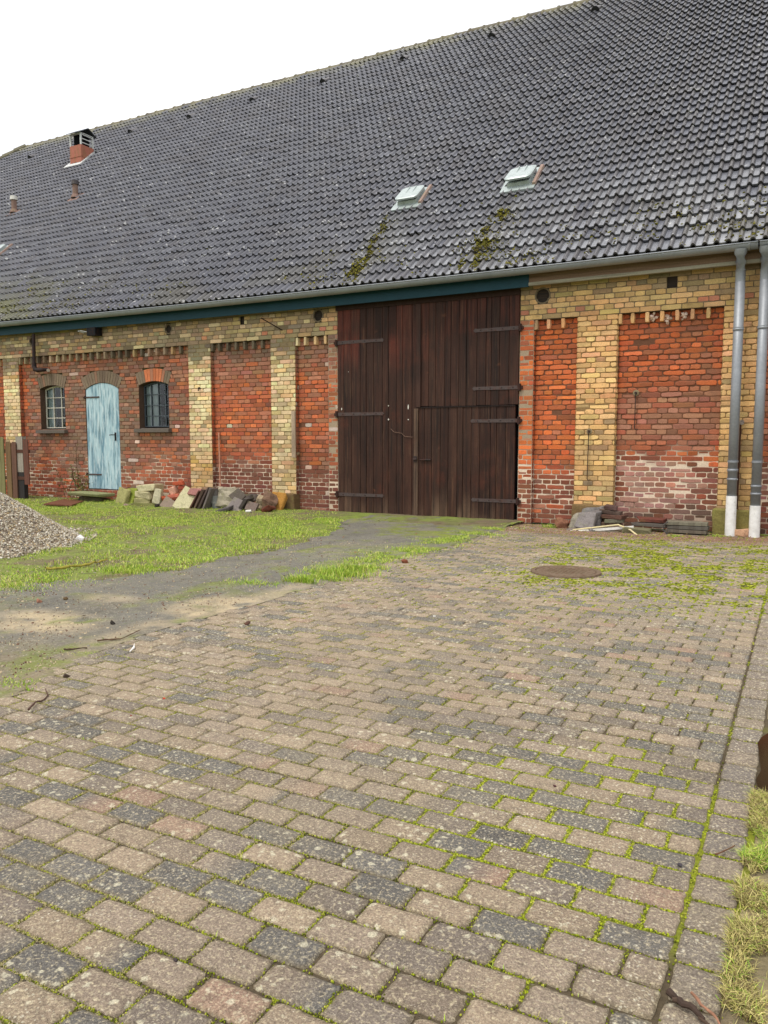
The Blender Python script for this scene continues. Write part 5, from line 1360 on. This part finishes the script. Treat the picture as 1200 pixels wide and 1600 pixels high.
rk('brick', 'red brick low in the heap under the pale pink brick', 'brick', 272, 775, (.25, .12, .06), (0, -8, 14), S(190,110,88), y=-.36, **BG)
rk('brick', 'round worn dark orange brick lying left of the grey slab', 'brick', 257, 778, (.19, .12, .085), (0, 6, -12), S(172,84,54), y=-.44, group='loose bricks on the stone heap', rough_=.06, bev=.03)
rk('brick', 'long red brick at the very bottom of the brick heap', 'brick', 268, 784, (.30, .14, .10), (0, 2, 5), S(150,90,70), y=-.28, **BG)
rk('stone', 'dark broken roof tile standing in the grass before the bricks', 'roof tile', 244, 793, (.05, .10, .16), (0, 32, 10), S(52,46,42), y=-.62, rough_=.04, bev=.01)
rk('stone_slab', 'dull grey brown slab lying aslant left of the big beige slab', 'stone slab', 264, 789, (.32, .05, .24), (-30, 28, 0), S(138,122,108), y=-.55, group=G1, rough_=.03, bev=.01)
rk('stone_slab', 'big beige slab leaning in the middle of the heap', 'stone slab', 290, 782, (.36, .06, .46), (-32, 22, 0), S(186,180,144), y=-.50, group=G1, rough_=.025, bev=.012)
rk('stone_slab', 'dark pink slab leaning on top of the big beige slab', 'stone slab', 305, 769, (.26, .05, .14), (-30, 4, 4), S(150,104,98), y=-.44, group=G1, rough_=.03, bev=.01)
for i, (px, t_, cl, lb) in enumerate(((309, 30, S(92,66,56), 'leftmost of four dark roof tiles leaning on edge beside the beige slab'), (316, 27, S(104,86,76), 'second from the left of four dark roof tiles leaning on edge'),
                                  (323, 24, S(88,74,70), 'third from the left of four dark roof tiles leaning on edge'), (329, 20, S(110,102,98), 'rightmost of four dark roof tiles leaning on edge'))):
    rk('roof_tile', lb, 'roof tile', px, 783-i*.8, (.035, .26, .44), (-8, t_, 0), cl, y=-.44, group='roof tiles leaning on edge', rough_=.03, bev=.008)
mb = MB(); q = px3(337, 786, -.36); mb.tube([(0, 0, 0), (0, 0, .26)], .075, 14, S(120,122,120)); mb.tube([(0, 0, .12), (0, 0, .15)], .085, 14, S(136,138,134)); mb.tube([(0, 0, .26), (0, 0, .36)], .06, 14, S(96,90,86))
o = mb.build('clay_pipe', M_plaster); o.location = (q[0], -.36, 0); tag(o, 'upright grey pipe socket between the leaning tiles and the pole', 'pipe')
rk('stone', 'big pale boulder right of the leaning pole', 'boulder', 361, 782, (.46, .22, .34), (-10, 8, 0), S(160,152,132), y=-.24, rough_=.09, bev=.08)
rk('stone_slab', 'dark slate shard leaning on the pale boulder', 'stone slab', 371, 777, (.25, .05, .20), (-25, 35, 0), S(92,84,76), y=-.40, group=G1, rough_=.05, bev=.01)
rk('stone_slab', 'grey slate plate with a pointed top in front of the boulder', 'stone slab', 369, 789, (.26, .05, .25), (-35, 20, 6), S(124,116,112), y=-.52, group=G1, rough_=.05, bev=.01)
rk('stone_slab', 'dark slate leaning right of the pointed grey plate', 'stone slab', 384, 786, (.06, .22, .28), (0, 35, 6), S(82,76,72), y=-.46, group=G1, rough_=.05, bev=.01)
rk('stone_slab', 'flat dark slate lying foremost in the grass by the pole', 'stone slab', 351, 796, (.30, .22, .05), (8, -14, 10), S(86,82,80), y=-.66, group=G1, rough_=.04, bev=.01)
rk('stone_slab', 'brownish slate plate right of the dark leaning slate', 'stone slab', 393, 792, (.26, .06, .18), (-30, 12, 4), S(112,98,90), y=-.5, group=G1, rough_=.05, bev=.01)
rk('stone_slab', 'small dark slate rearmost against the brick wall', 'stone slab', 392, 779, (.30, .05, .16), (-30, -8, 4), S(84,74,68), y=-.2, group=G1, rough_=.05, bev=.01)
rk('stone', 'rough beige lump between the slates and the orange stone', 'stone', 407, 785, (.22, .16, .20), (0, 10, 0), S(158,142,116), y=-.26, rough_=.12, group=G1)
rk('stone', 'dark pitted cinder lump right of the slates', 'stone', 421, 785, (.28, .18, .24), (0, -10, 0), S(112,88,72), y=-.3, rough_=.14, group=G1)
rk('stone', 'small reddish brown broken lump foremost at the heap end', 'stone', 418, 796, (.20, .12, .11), (0, -28, 14), S(104,58,44), y=-.5, rough_=.13, group=G1)
rk('stone_slab', 'orange ochre stone plate leaning against the pilaster foot', 'stone slab', 434, 785, (.32, .07, .36), (-12, 10, 0), ORS, y=-.20, group=G1, rough_=.05, bev=.02)
mb = MB(); q = onground(388, 801, .02); mb.tube([(-.05, 0, .02), (.05, .02, .03)], .022, 8, S(225,225,220)); o = mb.build('plastic_scrap', M_plaster); o.location = q; tag(o, 'small white plastic scrap lying in the lawn', 'scrap')

# rubble right of the barn door -------------------------------------------------------
rk('stone', 'reddish brown rounded stone left of the grey block', 'stone', 880, 820, (.22, .16, .17), (0, 8, 0), S(132,92,72), y=-.30, group=G2, rough_=.10, bev=.06)
rk('stone', 'pale rounded stone touching the grey leaning block', 'stone', 900, 818, (.17, .14, .20), (0, 0, 0), S(142,136,122), y=-.38, group=G2, rough_=.09, bev=.06)
rk('stone_block', 'square grey block leaning in front of the yellow pilaster', 'stone block', 917, 814, (.25, .10, .26), (-22, 6, -6), S(128,122,120), y=-.46, group=G2, rough_=.035)
rk('stone_block', 'grey rough stone on top of the right rubble heap', 'stone block', 925, 798, (.26, .18, .11), (0, -6, 10), S(118,114,112), y=-.22, group=G2, rough_=.08)
rk('stone_block', 'grey stone wedged behind the leaning square block', 'stone block', 930, 808, (.20, .16, .20), (0, 6, 0), S(112,106,104), y=-.26, group=G2, rough_=.08)
for i, (px, py, w_, cl, lb) in enumerate(((955, 793, .17, S(86,66,62), 'small dark brick topmost on the short brick pile'), (954, 800, .30, S(100,84,76), 'second brick from the top of the short brick pile'),
                                       (957, 807, .34, S(92,66,56), 'third brick from the top of the short brick pile'), (960, 813, .28, S(112,110,92), 'grey green slab near the bottom of the short brick pile'),
                                       (956, 820, .30, S(98,78,66), 'brown brick at the bottom of the short brick pile'))):
    rk('brick', lb, 'brick', px, py, (w_, .16, .062), (0, rng.uniform(-4, 4), rng.uniform(-8, 8)), cl, y=-.24, group='bricks in the short pile', rough_=.04, bev=.01)
rk('stone_slab', 'reddish dark slab lying against the wall right of the brick pile', 'stone slab', 1017, 812, (.36, .16, .05), (6, 2, 2), S(104,60,50), y=-.15, group=G2, rough_=.04, bev=.01)
rk('stone_slab', 'dark slab lying under the reddish slab', 'stone slab', 1015, 820, (.46, .18, .05), (0, 1, -2), S(84,78,72), y=-.18, group=G2, rough_=.04, bev=.01)
rk('stone_slab', 'mossy grey slab lying foremost under the cream strip', 'stone slab', 995, 829, (.40, .26, .07), (0, 3, 6), S(112,108,82), y=-.42, group=G2, rough_=.04, bev=.012)
rk('stone_slab', 'grey slab lying below the mossy foremost slab', 'stone slab', 1003, 836, (.34, .30, .05), (0, -1, -8), S(100,96,84), y=-.44, group=G2, rough_=.04, bev=.012)
rk('stone_slab', 'brown grey slab lying under the white strip', 'stone slab', 945, 832, (.44, .26, .06), (0, 0, 4), S(104,94,82), y=-.46, group=G2, rough_=.05, bev=.012)
rk('stone_slab', 'low dark slab at the foot of the heap beside the white strip end', 'stone slab', 935, 839, (.36, .2, .045), (0, 0, -5), S(88,84,70), y=-.52, group=G2, rough_=.05, bev=.012)
rk('stone', 'grey stone under the left end of the white strip', 'stone', 897, 829, (.16, .16, .08), (0, 0, 0), S(120,110,102), y=-.5, group=G2, rough_=.08)
for i, (py, cl, dx, lb) in enumerate(((817, S(118,114,98), 0, 'topmost of four stacked grey wooden boards by the stone foot'), (823, S(92,88,80), .01, 'second from the top of four stacked grey wooden boards'),
                              (829, S(104,96,84), -.01, 'third from the top of four stacked grey wooden boards'), (836, S(88,80,70), .02, 'lowest of four stacked grey wooden boards'))):
    a = px3(1041, py, -.36); b = px3(1105, py, -.36); o0 = np.array([(a[0]+b[0])/2, -.27, a[2]]); mb = MB(); hl = (b[0]-a[0])/2
    M_ = Matrix.Rotation(R(rng.normal(0, 1.2)), 4, 'Z'); mb.box((-hl+dx, -.10, -.024), (hl+dx, .12, .022), cl, M_)
    o = mb.build('wooden_board', M_wood2, bevel=.004); o.location = o0; tag(o, lb, 'board', 'grey wooden boards stacked by the wall')
# strips
def tubething(name, label, cat, pts, r_, col, m_, flat=1.0):
    pts = [np.array(p, float) for p in pts]; o0 = pts[0].copy(); mb = MB(); mb.tube([p-o0 for p in pts], r_, 8, col)
    o = mb.build(name, m_); o.location = o0; return tag(o, label, cat)
def G(px, py, z): q = onground(px, py, z); return q
def Wq(px, py, y): q = onwall(px, py, y); return np.array(q)
mb = MB(); a, b = Wq(878, 831.5, -.62), Wq(990, 823.5, -.42); o0 = a.copy(); d = b-a; u_ = d/np.linalg.norm(d); s_ = np.cross(u_, (0, 0, 1.)); s_ /= np.linalg.norm(s_); up_ = np.array([0, 0, 1.])
mb.add([tuple(p+s_*i*.02+up_*j*.017) for p in (np.zeros(3), d) for (i, j) in ((-1, -1), (1, -1), (1, 1), (-1, 1))], [(0,1,2,3),(7,6,5,4),(0,4,5,1),(1,5,6,2),(2,6,7,3),(3,7,4,0)], S(230,228,220))
o = mb.build('trim_strip', M_plaster); o.location = o0; tag(o, 'straight white plastic strip lying across the right heap', 'strip')
tubething('trim_strip', 'bent cream plastic strip lying over the white strip', 'strip', [Wq(895, 828, -.60), Wq(940, 823, -.52), Wq(966, 820, -.48), Wq(985, 828, -.56), Wq(1003, 842.5, -.70)], .012, S(214,200,150), M_plaster)
tubething('cable', 'black cable loop lying between the slabs and the boards', 'cable', [Wq(x_, y_, -.42) for x_, y_ in ((1044, 815), (1037, 820), (1036, 828), (1042, 834), (1047, 830))], .009, S(40,42,46), M_plaster)
tubething('cable', 'thin dark wire tangled on the white strip', 'cable', [Wq(x_, y_, -.56) for x_, y_ in ((913, 829), (920, 827), (930, 829), (922, 831), (912, 831), (935, 830))], .005, S(50,48,46), M_plaster)
rk('brick', 'pale pinkish brick between the two white pipe feet', 'brick', 1158, 833, (.20, .12, .10), (0, 0, 10), S(190,150,120), y=-.16, rough_=.04, bev=.012)
rk('brick', 'brown brick half sunk in the weeds left of the right heap', 'brick', 866, 832, (.24, .12, .05), (0, 2, 14), S(112,72,54), y=-.42, rough_=.05, bev=.012)

# ------------------------------------------------------------------ sticks and small litter
def stick(label, pl, r_, col, z=.012, name='stick'):
    pts = []
    for i, (x_, y_) in enumerate(pl): q = onground(x_, y_, z); q[2] += rng.uniform(-.002, .008); pts.append(q)
    fine_ = []
    for a, b in zip(pts[:-1], pts[1:]):
        for t_ in (0, .33, .66): fine_.append(a+(b-a)*t_+rng.normal(0, r_*.35, 3)*(t_ > 0))
    fine_.append(pts[-1]); pts = fine_
    return tubething(name, label, name, pts, [r_*(1-.55*i/len(pts))*rng.uniform(.7, 1.25) for i in range(len(pts))], col, M_wood2)
stick('long mossy yellow stick lying on the lawn before the gravel heap', [(72, 889), (95, 888), (120, 884), (140, 882), (158, 876), (168, 874)], .016, S(150,140,56), .02)
stick('thin twig lying at the edge of paving and asphalt', [(152, 1003), (170, 1000), (188, 999), (203, 993), (220, 985)], .006, S(92,70,52))
stick('short dark stick left of the thin twig', [(100, 1014), (115, 1016), (136, 1012)], .007, S(72,54,40))
stick('bent dark twig lying on the left pavers', [(45, 1111), (55, 1099), (68, 1093), (75, 1086), (71, 1078)], .005, S(80,58,48), .008)
stick('dark rotten stick at the bottom right corner of the paving', [(1044, 1552), (1062, 1566), (1085, 1580), (1100, 1592)], .009, S(62,48,40), .010)
stick('second rotten stick crossing under the dark one at the bottom right', [(1050, 1566), (1072, 1572), (1092, 1588), (1108, 1604)], .006, S(74,58,46), .006)
stick('reddish brown stalk at the bottom right beside the rotten stick', [(1080, 1554), (1095, 1570), (1115, 1588), (1130, 1606)], .004, S(150,108,84), .02)
stick('thin brown twig by the verge halfway up the right edge', [(1118, 1336), (1132, 1330), (1148, 1322)], .003, S(96,66,46), .01)
def pebble(label, px, py, s_, col, name='pebble'):
    if s_ > .02: s_ *= .72
    q = onground(px, py, s_*.35); rock(name, label, name.replace('_', ' '), 0, 0, (s_, s_*.8, s_*.65), (rng.uniform(0, 40), rng.uniform(0, 40), rng.uniform(0, 90)), col, atx=tuple(q), rough_=.12, bev=s_*.25)
pebble('dark pebble in a joint of the lower left paving', 273, 1500, .011, S(64,56,56))
pebble('small dark stone on the paving right of the brown clod', 1063 and 1062, 1352, .009, S(70,66,70))
pebble('small purple brown pebble on the mossy paving', 867, 1228, .009, S(84,56,56))
pebble('dark clod on the upper left pavers', 105, 1056, .035, S(66,54,44))
pebble('red brick chip lying on the left pavers', 257, 1092, .010, S(190,60,40), 'brick_chip')
pebble('darker red chip on the pavers left of the other red chip', 205, 1118, .012, S(130,44,34), 'brick_chip')
pebble('reddish brown chunk where lawn meets the paving', 632, 877, .07, S(120,70,50), 'brick_chip')
pebble('small reddish tile piece on the asphalt at the left', 62, 940, .05, S(158,112,90), 'brick_chip')
pebble('black lump on the asphalt near the sandy patch', 176, 974, .045, S(40,36,32))
pebble('dark lump on the far left asphalt beside the tile piece', 102, 936, .045, S(96,78,52))
pebble('rust brown chunk on the paving below the tufts', 387, 974, .05, S(92,66,56))
pebble('white pebble on the upper middle paving', 679, 962, .03, S(225,222,214))
tubething('feather', 'tiny white feather lying on the left pavers', 'feather', [onground(203, 1018, .01), onground(209, 1012, .016), onground(210, 1006, .01)], [.004, .007, .002], S(228,226,220), M_plaster)
# scattered gravel and crumbs on asphalt and path
k = 26000; x = rng.uniform(-9.5, -3.7, k); y = rng.uniform(-9.2, -3.0, k); kk = rng.random(k) < .25+.75*smooth(-5.5, -7.8, y)*smooth(.4, .6, fbm(x*1.6, y*1.6, 44)); x, y = x[kk], y[kk]; kk = x < edge_left(y)-.02; x, y = x[kk], y[kk]; n = len(x)
cm = np.array([S(150,136,112), S(110,96,80), S(176,160,130), S(96,66,50), S(126,120,110)])[rng.integers(0, 5, n)]
domes(np.stack([x, y, np.full(n, .006)], 1), np.where(rng.random(n) < .12, rng.uniform(.006, .014, n), rng.uniform(.002, .006, n)), rng.uniform(.002, .009, n), cm, 'loose_gravel', M_gravel, label='loose grit and crumbs strewn over the asphalt', cat='grit', seg=5)
# dead leaves and weeds at the foot of the right wall
k = 420; lf = MB()
for i in range(k):
    x_ = rng.uniform(-3.8, .1); y_ = -abs(rng.normal(0, .55))-.12; L = rng.uniform(.012, .035); a = rng.uniform(0, 6.28); tz = rng.uniform(-.5, .5)
    c_ = np.array([x_, y_, .012]); d1 = np.array([math.cos(a), math.sin(a), tz*.4])*L; d2 = np.array([-math.sin(a), math.cos(a), .3*rng.normal()])*L*.4
    lf.add([c_, c_+d1*.5+d2, c_+d1+np.array([0, 0, .004]), c_+d1*.5-d2], [(0, 1, 2, 3)], pick([S(120,84,52), S(92,66,46), S(150,120,70), S(116,130,44)], [1, 1, .5, .9]))
for i in range(420):
    x_ = rng.uniform(-13, -4.0); y_ = rng.uniform(-8.6, -.4); L = rng.uniform(.015, .04); a = rng.uniform(0, 6.28)
    c_ = np.array([x_, y_, rng.uniform(.012, .035)]); d1 = np.array([math.cos(a), math.sin(a), rng.uniform(-.3, .3)])*L; d2 = np.array([-math.sin(a), math.cos(a), .3*rng.normal()])*L*.45
    lf.add([c_, c_+d1*.5+d2, c_+d1, c_+d1*.5-d2], [(0, 1, 2, 3)], pick([S(128,92,58), S(100,72,50), S(160,134,84), S(86,66,52)], [1, 1, .6, .8]))
tag(lf.build('leaf_litter', M_leaf), 'dead leaves strewn on the lawn and along the foot of the right wall', 'leaf litter', kind='stuff')
